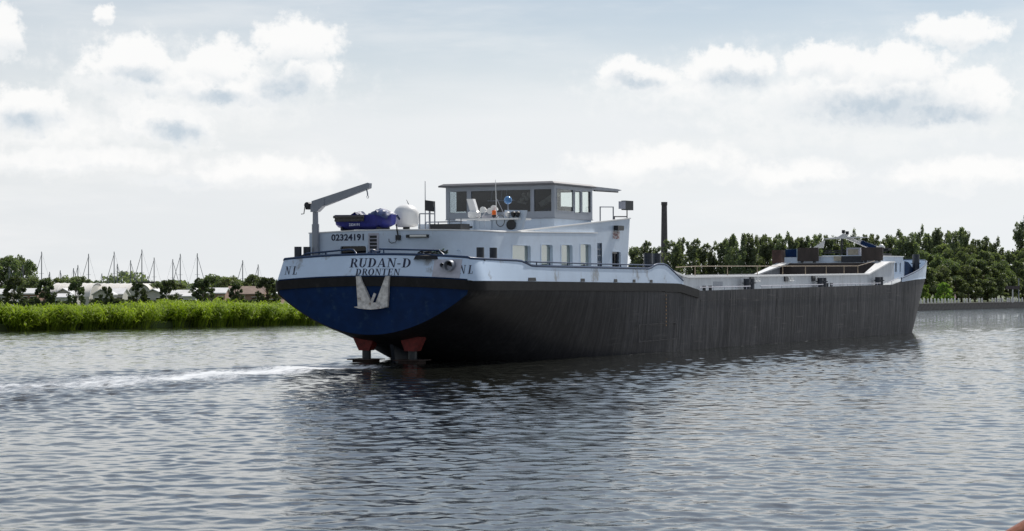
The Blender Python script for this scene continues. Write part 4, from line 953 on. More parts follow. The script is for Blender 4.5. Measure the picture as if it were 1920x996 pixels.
heap('covered_winch', 'dark blue covered bundle on the stern rail above the ship name', 'bundle', (-.1, 1.95, 5.05), 8, .5, .3, .36, 'cap', 6)
MB().box(-.5, .35, 1.75, 2.2, 4.0, 5.05).build('winch_base', 'dark', ship)

# ------------------------------------------------------------------ trees
def tube_np(V, Q, pts, rs, n=6):
    base = sum(len(v) for v in V); pts = np.array(pts, float)
    for i, p in enumerate(pts):
        d = pts[min(i + 1, len(pts) - 1)] - pts[max(i - 1, 0)]; d /= np.linalg.norm(d) + 1e-9
        a = np.cross(d, [.3, .9, .1]); a /= np.linalg.norm(a); b = np.cross(d, a)
        V.append(np.array([p + rs[i] * (a * math.cos(k * 2 * math.pi / n) + b * math.sin(k * 2 * math.pi / n)) for k in range(n)]))
    for i in range(len(pts) - 1):
        for k in range(n): Q.append((base + i * n + k, base + i * n + (k + 1) % n, base + (i + 1) * n + (k + 1) % n, base + (i + 1) * n + k))
def leaves(C, size, rg, flat=.0):
    """diamond leaf faces at centres C"""
    n = len(C); d = rg.normal(size=(n, 3)); d[:, 2] *= (1 - flat); d /= np.linalg.norm(d, axis=1)[:, None]
    e = rg.normal(size=(n, 3)); e -= d * (e * d).sum(1)[:, None]; e /= np.linalg.norm(e, axis=1)[:, None]
    s = size * (.55 + .9 * rg.random(n))[:, None]
    V = np.stack([C - d * s * .6, C + e * s * .42, C + d * s * .6, C - e * s * .42], 1).reshape(-1, 3)
    return V, np.arange(4 * n).reshape(-1, 4)
def tree_proto(kind, H, W, nleaf, size, seed, leafm):
    rg = np.random.default_rng(seed); V = []; Q = []; cl = []
    if kind == 'poplar':
        tr = H * .16; top = H * .95
        tube_np(V, Q, [(0, 0, 0), (.1, 0, H * .3), (0, .1, H * .65), (0, 0, top)], [H * .02, H * .015, H * .009, .03])
        for i in range(26):
            z0 = H * (.14 + .66 * rg.random()); a = rg.random() * 6.28; ln = H * (.10 + .13 * rg.random()) * (1.15 - .5 * z0 / H)
            r = W * .5 * (.35 + .65 * rg.random()) * min(1, (1.12 - z0 / H) * 1.9)
            e = np.array([r * math.cos(a), r * math.sin(a), z0 + ln * 1.25])
            tube_np(V, Q, [(0, 0, z0), e * [.55, .55, 1] - [0, 0, ln * .5], e], [H * .006, H * .004, .02], 5)
            for f in (.45, .75, 1.0, 1.15): cl.append((*(np.array([0, 0, z0]) * (1 - f) + e * f + rg.normal(0, .25, 3)), H * .050 * (1.25 - .4 * f), 1.2))
        for k in range(5): cl.append((rg.normal(0, W * .08), rg.normal(0, W * .08), H * (.78 + .042 * k), H * .040, 1.25))
    else:
        th = H * (.22 if kind == 'round' else .06)
        tube_np(V, Q, [(0, 0, 0), (.05, 0, th), (0, .1, H * .55), (.1, 0, H * .85)], [H * .028, H * .022, H * .013, .03])
        n = 34 if kind == 'round' else 30
        for i in range(n):
            u = rg.random(); a = rg.random() * 6.28; z = th + (H * .97 - th) * (u ** .8); fr = (z - th) / (H - th)
            env = math.sqrt(max(0.02, 1 - (2 * fr - .85) ** 2 / 1.35)) if kind == 'round' else math.sqrt(max(.05, 1 - fr ** 2.2))
            r = W * .5 * env * (.45 + .55 * rg.random() ** .5); e = np.array([r * math.cos(a), r * math.sin(a), z])
            if i % 2 == 0: tube_np(V, Q, [(0, 0, max(th * .8, z - H * .22)), e * [.5, .5, 1] - [0, 0, H * .08], e], [H * .008, H * .005, .02], 5)
            cl.append((*e, W * .13 * (.7 + .6 * rg.random()), .8))
    cl = np.array(cl); pick = rg.integers(0, len(cl), nleaf); c = cl[pick]
    dirn = rg.normal(size=(nleaf, 3)); dirn /= np.linalg.norm(dirn, axis=1)[:, None]; rad = rg.random(nleaf) ** .45
    C = c[:, :3] + dirn * (c[:, 3] * rad)[:, None] * np.stack([np.ones(nleaf), np.ones(nleaf), c[:, 4]], 1)
    C[:, 2] = np.maximum(C[:, 2], .15)
    LV, LQ = leaves(C, size, rg)
    root = empty('tree_proto'); np_mesh('trunk', np.concatenate(V), Q, 'bark', root, True); np_mesh('crown', LV, LQ, leafm, root)
    return root
PROT = {}
for k in range(6): PROT['poplar%d' % k] = tree_proto('poplar', 16, 4.6 + .4 * k, 5200, .40, 20 + k, 'leaf_poplar')
for k in range(4): PROT['wood%d' % k] = tree_proto('bush' if k % 2 else 'round', 11, 9.0, 8000, .38, 40 + k, 'leaf_wood')
for k in range(3): PROT['small%d' % k] = tree_proto('round', 4.4, 2.9, 2600, .22, 60 + k, 'leaf_dark')
for k in range(2): PROT['bush%d' % k] = tree_proto('bush', 3.0, 3.4, 1800, .26, 80 + k, 'leaf_light')
for k in range(2): PROT['back%d' % k] = tree_proto('round', 8.0, 7.0, 3800, .36, 90 + k, 'leaf_wood')
used = set()
def tree(proto, name, base, height, width=None, rz_=0, label=None, cat='tree', group=None):
    p = PROT[proto]; H0 = {'pop': 16, 'woo': 11, 'sma': 4.4, 'bus': 3.0, 'bac': 8.0}[proto[:3]]; W0_ = {'pop': 5.5, 'woo': 9, 'sma': 2.9, 'bus': 3.4, 'bac': 7}[proto[:3]]
    if proto in used: o = copy_tree(p)
    else: o = p; used.add(proto)
    o.name = name; o.location = base; sz = height / H0; sx = (width / W0_) if width else sz
    o.scale = (sx, sx, sz); o.rotation_euler = (0, 0, rz_); tag(o, label, cat, group); return o
def top_tree(proto, name, px, py, Y, g, width=None, **k):
    b = wp(px, None, Y, g); return tree(proto, name, b, CAMH + (HY - py) / F * Y - g, width, random.uniform(0, 6.28), **k)
# poplar row far behind the ship
pop = [(1190, 463), (1207, 455), (1224, 462), (1262, 449), (1277, 444), (1300, 447), (1318, 456), (1333, 470)]
x = 1356; py0 = 452
while x < 1690: pop.append((x, 441 + random.uniform(-4, 7) + (10 if x < 1362 else 0))); x += random.uniform(12, 18)
pop += [(1690, 430), (1708, 436), (1724, 431), (1742, 438), (1757, 428), (1772, 437), (1786, 433), (1802, 426), (1813, 431), (1830, 448), (1848, 443), (1866, 452)]
for i, (px, py) in enumerate(pop):
    if i < 3: lb_ = ORD[i] + ' of three poplars standing left of the brick chimney'
    elif i < 8: lb_ = ORD[i - 3] + ' of five loose poplars just right of the brick chimney'
    else: lb_ = ORD[i - 8] + ' tall poplar counted rightwards from the gap in the far row'
    Y = 505 + random.uniform(-18, 18)
    top_tree('poplar%d' % ((i * 5 + i // 3) % 6), 'poplar_tree', px, py, Y, 1.1, 4.4 + random.uniform(-.4, .9), label=lb_, group='poplar row on the far shore')
top_tree('poplar1', 'poplar_tree', 1917, 411, 470, 1.1, 5.0, label='lone dark columnar poplar at the right edge of the photo', group='poplar row on the far shore')
# broadleaf wood behind the quay
wood = [(1742, 470, 400), (1765, 462, 430), (1790, 466, 415), (1815, 464, 430), (1840, 470, 420), (1868, 478, 425), (1892, 472, 440), (1916, 470, 450), (1940, 466, 460),
        (1735, 505, 372), (1752, 498, 378), (1778, 490, 388), (1803, 492, 392), (1828, 488, 400), (1852, 496, 404), (1876, 492, 412), (1900, 490, 420), (1925, 488, 428),
        (1790, 520, 384), (1815, 522, 390), (1842, 520, 398), (1868, 524, 404), (1893, 522, 412), (1918, 520, 420)]
nm = ['back', 'middle', 'front']
for i, (px, py, Y) in enumerate(wood):
    rw = 0 if i < 9 else 1 if i < 18 else 2; idx = i - (0, 9, 18)[rw]
    top_tree('wood%d' % (i % 4), 'broadleaf_tree', px, py, Y, 1.1, 7.0 if rw < 2 else 6.0, label='%s broadleaf tree from the bow in the %s rank behind the quay' % (ORD[idx], nm[rw]), group='broadleaf wood behind the quay')
top_tree('bush0', 'round_bush', 1771, 531, 352, 1.1, 3.2, label='round light green bush beside the walker on the quay', cat='bush')
top_tree('bush1', 'round_bush', 1737, 536, 346, 1.1, 2.6, label='pale green bush behind the quay next to the bow', cat='bush')
# left shore trees
for i, (px, py) in enumerate([(28, 521), (83, 525), (143, 527), (200, 539), (257, 531), (316, 525), (380, 523), (441, 533), (502, 520)]):
    top_tree('small%d' % (i % 3), 'garden_tree', px, py, 205 + random.uniform(-3, 3), .55, (2.4, 2.3, 1.9, 1.5, 2.0, 2.0, 2.4, 1.7, 2.5)[i], label='%s dark round garden tree from the left in front of the chalets' % ORD[i], group='clipped garden trees on the left shore')
for i, (px, py, Y, w, lb_) in enumerate([(2, 482, 430, 9, 'leftmost tree of the big grey-green clump at the left edge'), (22, 481, 435, 8, 'tallest middle tree of the big clump at the left edge'), (44, 490, 425, 7, 'right-hand tree of the big clump at the left edge'), (55, 520, 380, 5, 'low tree at the foot of the big clump on the left'),
        (98, 522, 330, 4, 'small tree behind the long arched sheds at their left end'), (134, 518, 330, 4.5, 'tree rising behind the arched shed below two short masts'), (150, 520, 332, 4.5, 'tree right beside the twin short masts behind the shed'), (330, 530, 330, 4, 'low tree behind the pair of masts right of the boat hoist'), (296, 531, 320, 4, 'low tree at the right end of the dark boat hoist'),
        (397, 516, 262, 5.5, 'large light tree behind the white-roofed brick house'), (415, 521, 266, 4.5, 'tree between the white roof and the brown roof'), (432, 519, 255, 3.6, 'yellowish tree in front of the brown tiled roof'), (475, 517, 290, 4, 'tall thin-crowned tree behind the brown tiled roof'), (462, 528, 300, 4, 'low dark tree left of the thin-crowned tree'), (490, 528, 300, 4, 'dark tree behind the rightmost mast on the left shore')]):
    top_tree('back%d' % (i % 2), 'background_tree', px, py, Y, .55, w, label=lb_, group='trees behind the chalets')

# ------------------------------------------------------------------ hedges, reeds, weeds
def hedge(px0, px1, Y, ztop_, label):
    rg = np.random.default_rng(abs(int(px0))); x0, x1 = (px0 - 960) / F * Y, (px1 - 960) / F * Y; n = int((x1 - x0) * 420)
    C = np.stack([rg.uniform(x0, x1, n), Y + rg.uniform(-.55, .55, n), .5 + (ztop_ - .5) * rg.random(n) ** .6], 1)
    C[:, 2] += .12 * np.sin(C[:, 0] * 1.9)
    h = tag(empty('hedge', ((x0 + x1) / 2, Y, .55)), label, 'hedge', 'dark hedges round the chalets')
    LV, LQ = leaves(C - np.array([(x0 + x1) / 2, Y, .55]), .2, rg); np_mesh('foliage', LV, LQ, 'leaf_dark', h)
    MB().box(-(x1 - x0) / 2 + .1, (x1 - x0) / 2 - .1, -.4, .4, 0, ztop_ - .75).build('branch_core', 'leaf_dark', h)
hedge(-40, 17, 214, 2.2, 'dark hedge at the left edge of the photo'); hedge(37, 97, 214, 2.3, 'dark hedge below the red-walled chalet'); hedge(110, 137, 213, 2.2, 'short dark hedge right of the small white shed')
hedge(168, 255, 214, 2.35, 'long dark hedge below the two gabled chalets'); hedge(262, 342, 214, 2.3, 'dark hedge running right to the white garden shed'); hedge(370, 394, 214, 2.2, 'short dark hedge between white shed and brick house'); hedge(425, 500, 216, 2.4, 'trimmed dark hedge below the brown tiled roof')
def reeds():
    rg = np.random.default_rng(9); A = np.array([-72., 111.]); pts = np.array(bankL[1:6]); seg = []
    for p, q in zip(pts[:-1], pts[1:]):
        L = np.linalg.norm(q - p); nrm = np.array([-(q - p)[1], (q - p)[0]]) / L
        cnt = int(L * (250 if p[1] > 100 else 25)); u = rg.random(cnt); off = rg.random(cnt) ** 1.3 * 5.0 - 1.1
        seg.append(p + (q - p) * u[:, None] + nrm * off[:, None])
    P = np.concatenate(seg); n = len(P)
    nc = n // 75; cc = P[rg.integers(0, n, nc)]; own = rg.integers(0, nc, n); off = rg.normal(0, .36, (n, 2)); P = cc[own] + off
    ch = rg.normal(1.98, .17, nc) + .22 * np.sin(cc[:, 0] * .35) ; hgt = ch[own] - .55 * (off ** 2).sum(1) + rg.normal(0, .13, n)
    cl_ = np.stack([rg.normal(.14, .15, nc), rg.normal(-.05, .12, nc)], 1); lean = cl_[own] + off * .45 + rg.normal(0, .07, (n, 2))
    V = []; Q = []
    # stems as narrow blades, leaves as long drooping blades
    def blades(base, tip, width, mid=None):
        k = len(base); d = tip - base; sd_ = np.stack([-d[:, 1] + rg.normal(0, .3, k), d[:, 0] + rg.normal(0, .6, k) + .4, np.zeros(k)], 1); sd_ /= np.linalg.norm(sd_, axis=1)[:, None] + 1e-9
        m_ = (base + tip) / 2 if mid is None else mid; w = width[:, None]
        vs = np.stack([base - sd_ * w * .5, base + sd_ * w * .5, m_ + sd_ * w * .5, m_ - sd_ * w * .5, tip], 1)
        return vs
    b = np.stack([P[:, 0], P[:, 1], np.full(n, -.1)], 1); t = b + np.stack([lean[:, 0] * hgt, lean[:, 1] * hgt, hgt], 1)
    allv = [blades(b, t, np.full(n, .035))]
    for j in range(6):
        f = rg.uniform(.35, .98, n)[:, None]; s0 = b * (1 - f) + t * f; a = rg.random(n) * 6.28; ln = rg.uniform(.4, .8, n)
        dr = np.stack([np.cos(a) * ln + .15, np.sin(a) * ln, rg.uniform(.0, .45, n)], 1)
        allv.append(blades(s0, s0 + dr * [1, 1, .5] + [0, 0, -.05], rg.uniform(.05, .09, n), s0 + dr * .55 + np.stack([np.zeros(n), np.zeros(n), .12 * np.ones(n)], 1)))
    V = np.concatenate(allv).reshape(-1, 5, 3); k = len(V)
    VV = V.reshape(-1, 3); i0 = np.arange(k) * 5
    F4 = np.stack([i0, i0 + 1, i0 + 2, i0 + 3], 1); F3 = np.stack([i0 + 3, i0 + 2, i0 + 4, i0 + 4], 1)
    me = bpy.data.meshes.new('reeds'); me.vertices.add(len(VV)); me.vertices.foreach_set('co', VV.astype(np.float32).ravel())
    tri = np.concatenate([np.stack([i0, i0 + 1, i0 + 2], 1), np.stack([i0, i0 + 2, i0 + 3], 1), np.stack([i0 + 3, i0 + 2, i0 + 4], 1)]).astype(np.int32)
    me.loops.add(tri.size); me.loops.foreach_set('vertex_index', tri.ravel()); me.polygons.add(len(tri)); me.polygons.foreach_set('loop_start', np.arange(0, tri.size, 3, dtype=np.int32)); me.update(calc_edges=True)
    me.materials.append(M['reed']); o = bpy.data.objects.new('reeds', me); COL.objects.link(o)
    tag(o, 'dense bright green reed belt along the left bank', 'reeds', kind='stuff')
    print('reed tris', len(tri))
reeds()
def weeds():
    rg = np.random.default_rng(19); n = 16000; pts = np.array(bankL[2:6]); u = rg.random(n) * (len(pts) - 1); i = u.astype(int); f = (u - i)[:, None]
    P = pts[i] * (1 - f) + pts[i + 1] * f; P = P + np.array([-.83, .55]) * (4.0 + rg.random(n)[:, None] * 22)
    z = .55 + rg.random(n) ** 1.5 * (.55 + .35 * np.sin(P[:, 0] * .7) ** 2)
    LV, LQ = leaves(np.stack([P[:, 0], P[:, 1], z], 1), .34, rg); o = np_mesh('rough_grass', LV, LQ, 'leaf_light'); tag(o, 'rough grass and weeds behind the reeds', 'grass', kind='stuff')
weeds()
def far_wood():
    rg = np.random.default_rng(29); n = 26000; X = rg.uniform(-420, 30, n); Y = 760 + rg.uniform(-20, 20, n)
    h = 7 + 2.5 * np.sin(X * .11) * np.sin(X * .037 + 1) + 1.5 * np.sin(X * .31); z = .6 + h * rg.random(n) ** .7
    LV, LQ = leaves(np.stack([X, Y, z], 1), 1.3, rg); o = np_mesh('distant_wood', LV, LQ, 'leaf_poplar'); tag(o, 'low distant tree line on the left horizon', 'wood', kind='stuff')
far_wood()

# ------------------------------------------------------------------ left shore buildings
def chalet(px0, px1, ridge, eave, Y, wallm, roofm, label, gable='side', name='chalet', win=True):
    x0, x1 = (px0 - 960) / F * Y, (px1 - 960) / F * Y; w = x1 - x0; g = .55
    zr_ = CAMH + (HY - ridge) / F * Y - g; ze = CAMH + (HY - eave) / F * Y - g; d = max(4.0, w * .8)
    o = tag(empty(name, ((x0 + x1) / 2, Y, g)), label, 'house', 'chalets on the left shore')
    hw = w / 2 - .15
    if gable == 'front':
        MB().prism([(-hw, 0), (hw, 0), (hw, ze), (0, zr_ - .1), (-hw, ze)], lambda u, v, dd: (u, dd, v), 0, d).build('wall', wallm, o)
        for sg in (-1, 1): MB().prism([(sg * (w / 2), ze - .12), (0, zr_ - .02), (0, zr_ + .10), (sg * (w / 2), ze)], lambda u, v, dd: (u, dd, v), -.3, d + .3).build('roof_slope', roofm, o)
    else:
        MB().prism([(0, 0), (d, 0), (d, ze), (d / 2, zr_ - .1), (0, ze)], lambda u, v, dd: (dd, u, v), -hw, hw).build('wall', wallm, o)
        for sg in (0, 1):
            MB().prism([(-.3 if not sg else d + .3, ze - .14), (d / 2, zr_ - .02), (d / 2, zr_ + .1), (-.3 if not sg else d + .3, ze)], lambda u, v, dd: (dd, u, v), -w / 2, w / 2).build('roof_slope', roofm, o)
    if win:
        for xx in (-.5, .5):
            wn = empty('window'); wn.parent = o
            MB().box(xx * hw - .32, xx * hw + .32, -.05, -.01, max(.5, ze - 1.35), ze - .45).build('pane', 'darkglass', wn)
            MB().box(xx * hw - .38, xx * hw + .38, -.07, -.008, ze - .45, ze - .38).box(xx * hw - .38, xx * hw + .38, -.09, -.008, max(.42, ze - 1.43), max(.5, ze - 1.35)).build('frame', 'postwhite', wn)
    return o
chalet(-12, 17, 543, 551, 235, 'wallw', 'roofw', 'pale chalet cut by the left edge of the photo')
chalet(36, 72, 542, 550, 232, 'wallbrick', 'roofw', 'white-roofed chalet with reddish wall, second from the left')
chalet(95, 142, 542, 553, 238, 'wallw', 'roofw', 'grey gabled chalet behind the small white shed', 'front')
chalet(101, 130, 552, 557, 222, 'postwhite', 'roofw', 'small white shed before the gabled chalet on the left', name='garden_shed')
chalet(172, 208, 543, 552, 236, 'wallw', 'roofw', 'grey gabled chalet left of the slim dark tree', 'front')
chalet(205, 232, 542, 551, 242, 'wallw', 'roofw', 'long white-roofed chalet right of the slim dark tree')
chalet(264, 310, 543, 552, 236, 'wallw', 'roofw', 'wide low gabled chalet below the boat hoist', 'front')
chalet(318, 350, 545, 552, 240, 'wallw', 'roofw', 'white-roofed chalet behind the white garden shed'); chalet(346, 372, 541, 551, 250, 'wallw', 'roofw', 'grey gable just left of the brick house', 'front')
chalet(341, 369, 551, 555, 221, 'postwhite', 'roofw', 'white garden shed left of the brick house', name='garden_shed')
chalet(387, 424, 541, 549, 228, 'wallbrick', 'roofw', 'pinkish brick house with a white hipped roof')
chalet(424, 496, 538, 551, 246, 'wallbrick', 'roofbrown', 'large house with brown tiled roof near the ship stern')
chalet(503, 529, 549, 555, 232, 'wallbrick', 'roofw', 'small pink shed beside the ship stern', 'front', name='garden_shed')
def arched_shed(px0, px1, top, Y, dep, label):
    x0, x1 = (px0 - 960) / F * Y, (px1 - 960) / F * Y; h = CAMH + (HY - top) / F * Y - .55; o = tag(empty('arched_shed', ((x0 + x1) / 2, Y, .55)), label, 'shed', 'arched boat sheds')
    pr_ = [(dep / 2 - dep / 2 * math.cos(a), h * .45 + h * .55 * math.sin(a)) for a in np.linspace(0, math.pi, 13)]
    hw = (x1 - x0) / 2; G = [[(-hw, y, z), (hw, y, z)] for y, z in pr_]; m_ = MB(); m_.grid(G); m_.build('roof', 'shed', o, smooth=True)
    MB().prism([(0, 0)] + [(y, z - .05) for y, z in pr_] + [(dep, 0)], lambda u, v, dd: (dd, u, v), -hw + .1, hw - .1).build('wall', 'wallw', o)
    for k in np.linspace(-hw, hw, 7): MB().tube([(k, y, z + .03) for y, z in pr_], .06, 5).build('roof_rib', 'roofw', o)
arched_shed(93, 168, 531, 318, 12, 'long arched white shed, left one of the pair'); arched_shed(168, 246, 531.5, 324, 12, 'long arched cream shed, right one of the pair')
o = tag(empty('arched_shed', ((262 - 960) / F * 316, 316, .55)), 'arch-ended shed facing the river below the boat hoist', 'shed', 'arched boat sheds')
ar = [(-1.9 * math.cos(a), 2.1 + 2.0 * math.sin(a)) for a in np.linspace(0, math.pi, 13)]
MB().prism([(-1.9, 0)] + ar + [(1.9, 0)], lambda u, v, d: (u, d, v), 0, 9).build('wall', 'wallw', o); MB().grid([[(u * 1.03, -.2, v * 1.01), (u * 1.03, 9.2, v * 1.01)] for u, v in ar]).build('roof', 'shed', o, smooth=True)
hs = tag(empty('boat_hoist', ((273 - 960) / F * 345, 345, .55)), 'dark boat hoist with long beam and jib among the masts', 'hoist')
zb_ = CAMH + (HY - 529.5) / F * 345 - .55
MB().bar((-2.6, 0, zb_), (2.6, 0, zb_), .25, .3).build('beam', 'dark', hs)
for x_ in (-2.4, 2.4): MB().bar((x_, 0, 0), (x_, 0, zb_), .2).build('leg', 'dark', hs)
MB().tube([(-1.3, 0, zb_), (-2.2, 0, zb_ + .75), (-2.9, 0, zb_ + .95), (-3.0, 0, zb_ + .8)], .07, 6).build('jib', 'dark', hs)
car = tag(empty('parked_car', ((531 - 960) / F * 222, 222, .56)), 'small white car parked by the pink shed near the stern', 'car')
MB().prism([(-1.7, .25), (1.7, .25), (1.75, .7), (.95, .85), (.55, 1.3), (-.9, 1.32), (-1.5, .85), (-1.75, .75)], lambda u, v, d: (u, d, v), -.75, .75).build('body', 'postwhite', car)
MB().prism([(-1.25, .88), (.8, .88), (.48, 1.24), (-.85, 1.25)], lambda u, v, d: (u, d, v), -.76, -.752).build('side_window', 'darkglass', car)
for x_ in (-1.1, 1.1): MB().tube([(x_, -.78, .3), (x_, -.55, .3)], .3, 12).build('wheel', 'dark', car)

# ------------------------------------------------------------------ sailing boats in the harbour behind
def sailboat(px, top, Y, side, label):
    z1 = CAMH + (HY - top) / F * Y - .3; o = tag(empty('sailing_boat', ((px - 960) / F * Y, Y, .3)), label, 'sailboat', 'sailing boats in the harbour')
    MB().tube([(0, 0, .9), (0, 0, z1)], [.12, .085], 6).build('mast', 'mast', o)
    L = z1 * .32
    MB().tube([(side * L * .75, 0, 1.1), (side * .08, 0, z1 * .93)], [.075, .05], 5).build('furled_sail', 'mast', o)
    MB().tube([(-side * L * .8, 0, 1.0), (0, 0, z1)], .015, 4).build('backstay', 'mast', o)
    MB().tube([(0, 0, 1.7), (-side * L * .7, 0, 1.75)], .09, 6).build('boom', 'mast', o)
    MB().bar((-.5, 0, z1 * .6), (.5, 0, z1 * .6), .05).build('spreader', 'mast', o)
    G = []
    for u in np.linspace(-1, 1, 11):
        w = 1.2 * (1 - max(0, u * side) ** 2.2) * (1 - .3 * max(0, -u * side)); G.append([(u * 3.6, -w, 1.0), (u * 3.4, -w * .8, .4), (u * 3.0, 0, 0.0), (u * 3.4, w * .8, .4), (u * 3.6, w, 1.0)])
    m_ = MB(); m_.grid(G); m_.build('boat_hull', 'boathull', o); MB().box(-1.4, .8, -.6, .6, .9, 1.35).build('cabin', 'boathull', o)
for i, (px, top, sd_) in enumerate([(17, 500, 1), (43, 497, -1), (78, 472, -1), (93, 510, -1), (113, 507, 1), (138, 503, 1), (146, 497, -1), (166, 476, -1), (191, 513, 1), (203, 521, -1), (214, 472, -1), (220, 495, 1), (245, 488, 1), (266, 468, -1), (289, 483, -1), (324, 486, 1), (338, 476, -1), (370, 475, 1), (455, 488, -1), (484, 496, -1)]):
    sailboat(px, top, 372 + (i * 37 % 20), sd_, '%s sailing boat from the left, mast above the chalet roofs' % ORD[i])

# ------------------------------------------------------------------ quay on the right
qa, qb = np.array([45., 281.]), np.array([190., 540.])
qd = (qb - qa) / np.linalg.norm(qb - qa); qn = np.array([qd[1], -qd[0]])          # towards the water
quay = tag(empty('quay_wall', (qa[0], qa[1], 0)), 'low dark stone quay wall along the far bank on the right', 'wall')
L = float(np.linalg.norm(qb - qa))
def qp(u, o, z): p = qd * u + qn * o; return (p[0], p[1], z)
MB().prism([(-.35, -1.5), (.35, -1.5), (.25, 1.02), (-.35, 1.02)], lambda u, v, d: qp(d, u, v), 0, L).build('wall_core', 'quaystone', quay)
blk = MB(); blk.prism([(.0, 0), (1, 0), (1, 1), (0, 1)], lambda u, v, d: qp(u * 2.32, .26 + d, v * .40), 0, .07); b0 = None
for r_ in range(2):
    for k in range(int(L / 2.4)):
        if not (20 < k * 2.4 < 160): continue
        if b0 is None: b0 = blk.build('stone_block', 'quaystone', quay); o = b0
        else: o = b0.copy(); COL.objects.link(o)
        p = qp(k * 2.4 + r_ * 1.2, random.uniform(-.02, .02), .12 + r_ * .43); o.location = p
MB().prism([(-.5, 1.02), (.42, 1.02), (.42, 1.22), (-.5, 1.22)], lambda u, v, d: qp(d, u, v), 0, L).build('coping', 'quaystone', quay)
pxs = [1727.5, 1734, 1741, 1747.5, 1754, 1760.5, 1767, 1773, 1779.5, 1785.5, 1791.5, 1798, 1809, 1814, 1820, 1836.5, 1842, 1861.5, 1867, 1871.5, 1876, 1880.5, 1889.5, 1893, 1897.5, 1902, 1906.5, 1911.5, 1917.5]
p0 = None
for i, px in enumerate(pxs):
    k = (px - 960) / F; u = (k * qa[1] - qa[0]) / (qd[0] - k * qd[1]); b = qa + qd * u - qn * .1
    if p0 is None:
        p0 = MB().lathe([(.17, 0), (.16, .62), (.15, .70), (.09, .80), (.02, .83)], (0, 0, 0), 10).build('quay_post', 'postwhite', smooth=True); o = p0
    else: o = p0.copy(); COL.objects.link(o)
    o.location = (b[0], b[1], 1.22); o.rotation_euler = (R(random.uniform(-2, 2)), R(random.uniform(-2, 2)), 0)
    tag(o, '%s round-topped white post on the quay edge counted from the ship bow' % ORD[i], 'post', 'white posts along the quay')
# walker
def person():
    bm = bmesh.new(); me = bpy.data.meshes.new('person'); J = {'pelvis': (0, 0, .95), 'waist': (0, 0, 1.1), 'chest': (0, .0, 1.32), 'neck': (0, .01, 1.48), 'head': (0, -.02, 1.60), 'crown': (0, -.01, 1.71)}
    for sg, n in ((-1, 'l'), (1, 'r')):
        J.update({n + 'hip': (sg * .10, 0, .90), n + 'knee': (sg * .11, -.04 * sg, .50), n + 'ank': (sg * .11, .10 * sg, .09), n + 'toe': (sg * .12, .10 * sg - .15, .04),
                  n + 'sho': (sg * .19, 0, 1.42), n + 'elb': (sg * .25, .04, 1.14), n + 'wri': (sg * .14, -.16, 1.04), n + 'hand': (sg * .09, -.22, 1.06)})
    E_ = [('pelvis', 'waist'), ('waist', 'chest'), ('chest', 'neck'), ('neck', 'head'), ('head', 'crown')]
    for n in 'lr': E_ += [('pelvis', n + 'hip'), (n + 'hip', n + 'knee'), (n + 'knee', n + 'ank'), (n + 'ank', n + 'toe'), ('chest', n + 'sho'), (n + 'sho', n + 'elb'), (n + 'elb', n + 'wri'), (n + 'wri', n + 'hand')]
    ks = list(J); vs = {k: bm.verts.new(J[k]) for k in ks}
    for a, b in E_: bm.edges.new((vs[a], vs[b]))
    bm.to_mesh(me); bm.free(); o = bpy.data.objects.new('person', me); COL.objects.link(o)
    md = o.modifiers.new('skin', 'SKIN'); me.skin_vertices or None
    if not me.skin_vertices: me.attributes
    rad = {'pelvis': .15, 'waist': .13, 'chest': .16, 'neck': .06, 'head': .10, 'crown': .085}
    for i, k in enumerate(ks):
        r = rad.get(k) or {'hip': .09, 'knee': .065, 'ank': .045, 'toe': .04, 'sho': .065, 'elb': .048, 'wri': .034, 'hand': .04}[k[1:]]
        sv = me.skin_vertices[0].data[i]; sv.radius = (r, r * .85); sv.use_root = (k == 'pelvis')
    o.modifiers.new('sub', 'SUBSURF').levels = 2
    def fn(nt, b, tc):
        z = nt.sep(tc)[2]; rp = nt.new('ShaderNodeValToRGB'); rp.color_ramp.interpolation = 'CONSTANT'; nt.l.new(nt.math('DIVIDE', z, 1.8), rp.inputs[0]); e = rp.color_ramp.elements
        e[0].position = 0; e[0].color = (.25, .24, .25, 1); e[1].position = .52; e[1].color = (.72, .50, .52, 1)
        for p_, c_ in ((.83, (.50, .30, .22, 1)), (.915, (.75, .72, .72, 1))): q = e.new(p_); q.color = c_
        nt.l.new(rp.outputs[0], b.inputs['Base Color'])
    me.materials.append(mat('clothes', (.5, .4, .4), .8, fn=fn)); return o
try:
    pe = person()
    k = (1790.5 - 960) / F; u = (k * qa[1] - qa[0]) / (qd[0] - k * qd[1]); p_ = qa - qn * 1.6; u = (k * p_[1] - p_[0]) / (qd[0] - k * qd[1]); b = p_ + qd * u; pe.location = (b[0], b[1], 1.1); pe.rotation_euler = (0, 0, R(35))
    tag(pe, 'person in pink top and white cap walking along the quay', 'person')
except Exception as ex: print('person failed', ex)
sg_ = tag(empty('sign_board', wp(1899, None, 372, 1.1)), 'dark horizontal board on two poles at the right end of the quay', 'sign')
s_ = 372 / F
MB().box(-13 * s_, 12.5 * s_, -.06, .06, (HY - 542.5) * s_ + 2.1, (HY - 536.3) * s_ + 2.1).build('board', mat('board_brown', (.09, .075, .075), .7, var=.2), sg_)
MB().tube([(0, .1, 0), (0, .1, (HY - 541) * s_ + 2.1)], .13, 8).build('pole', 'postwhite', sg_); MB().tube([(11.3 * s_, .1, 0), (11.3 * s_, .1, (HY - 522) * s_ + 2.1)], .11, 8).build('pole', 'grey', sg_)
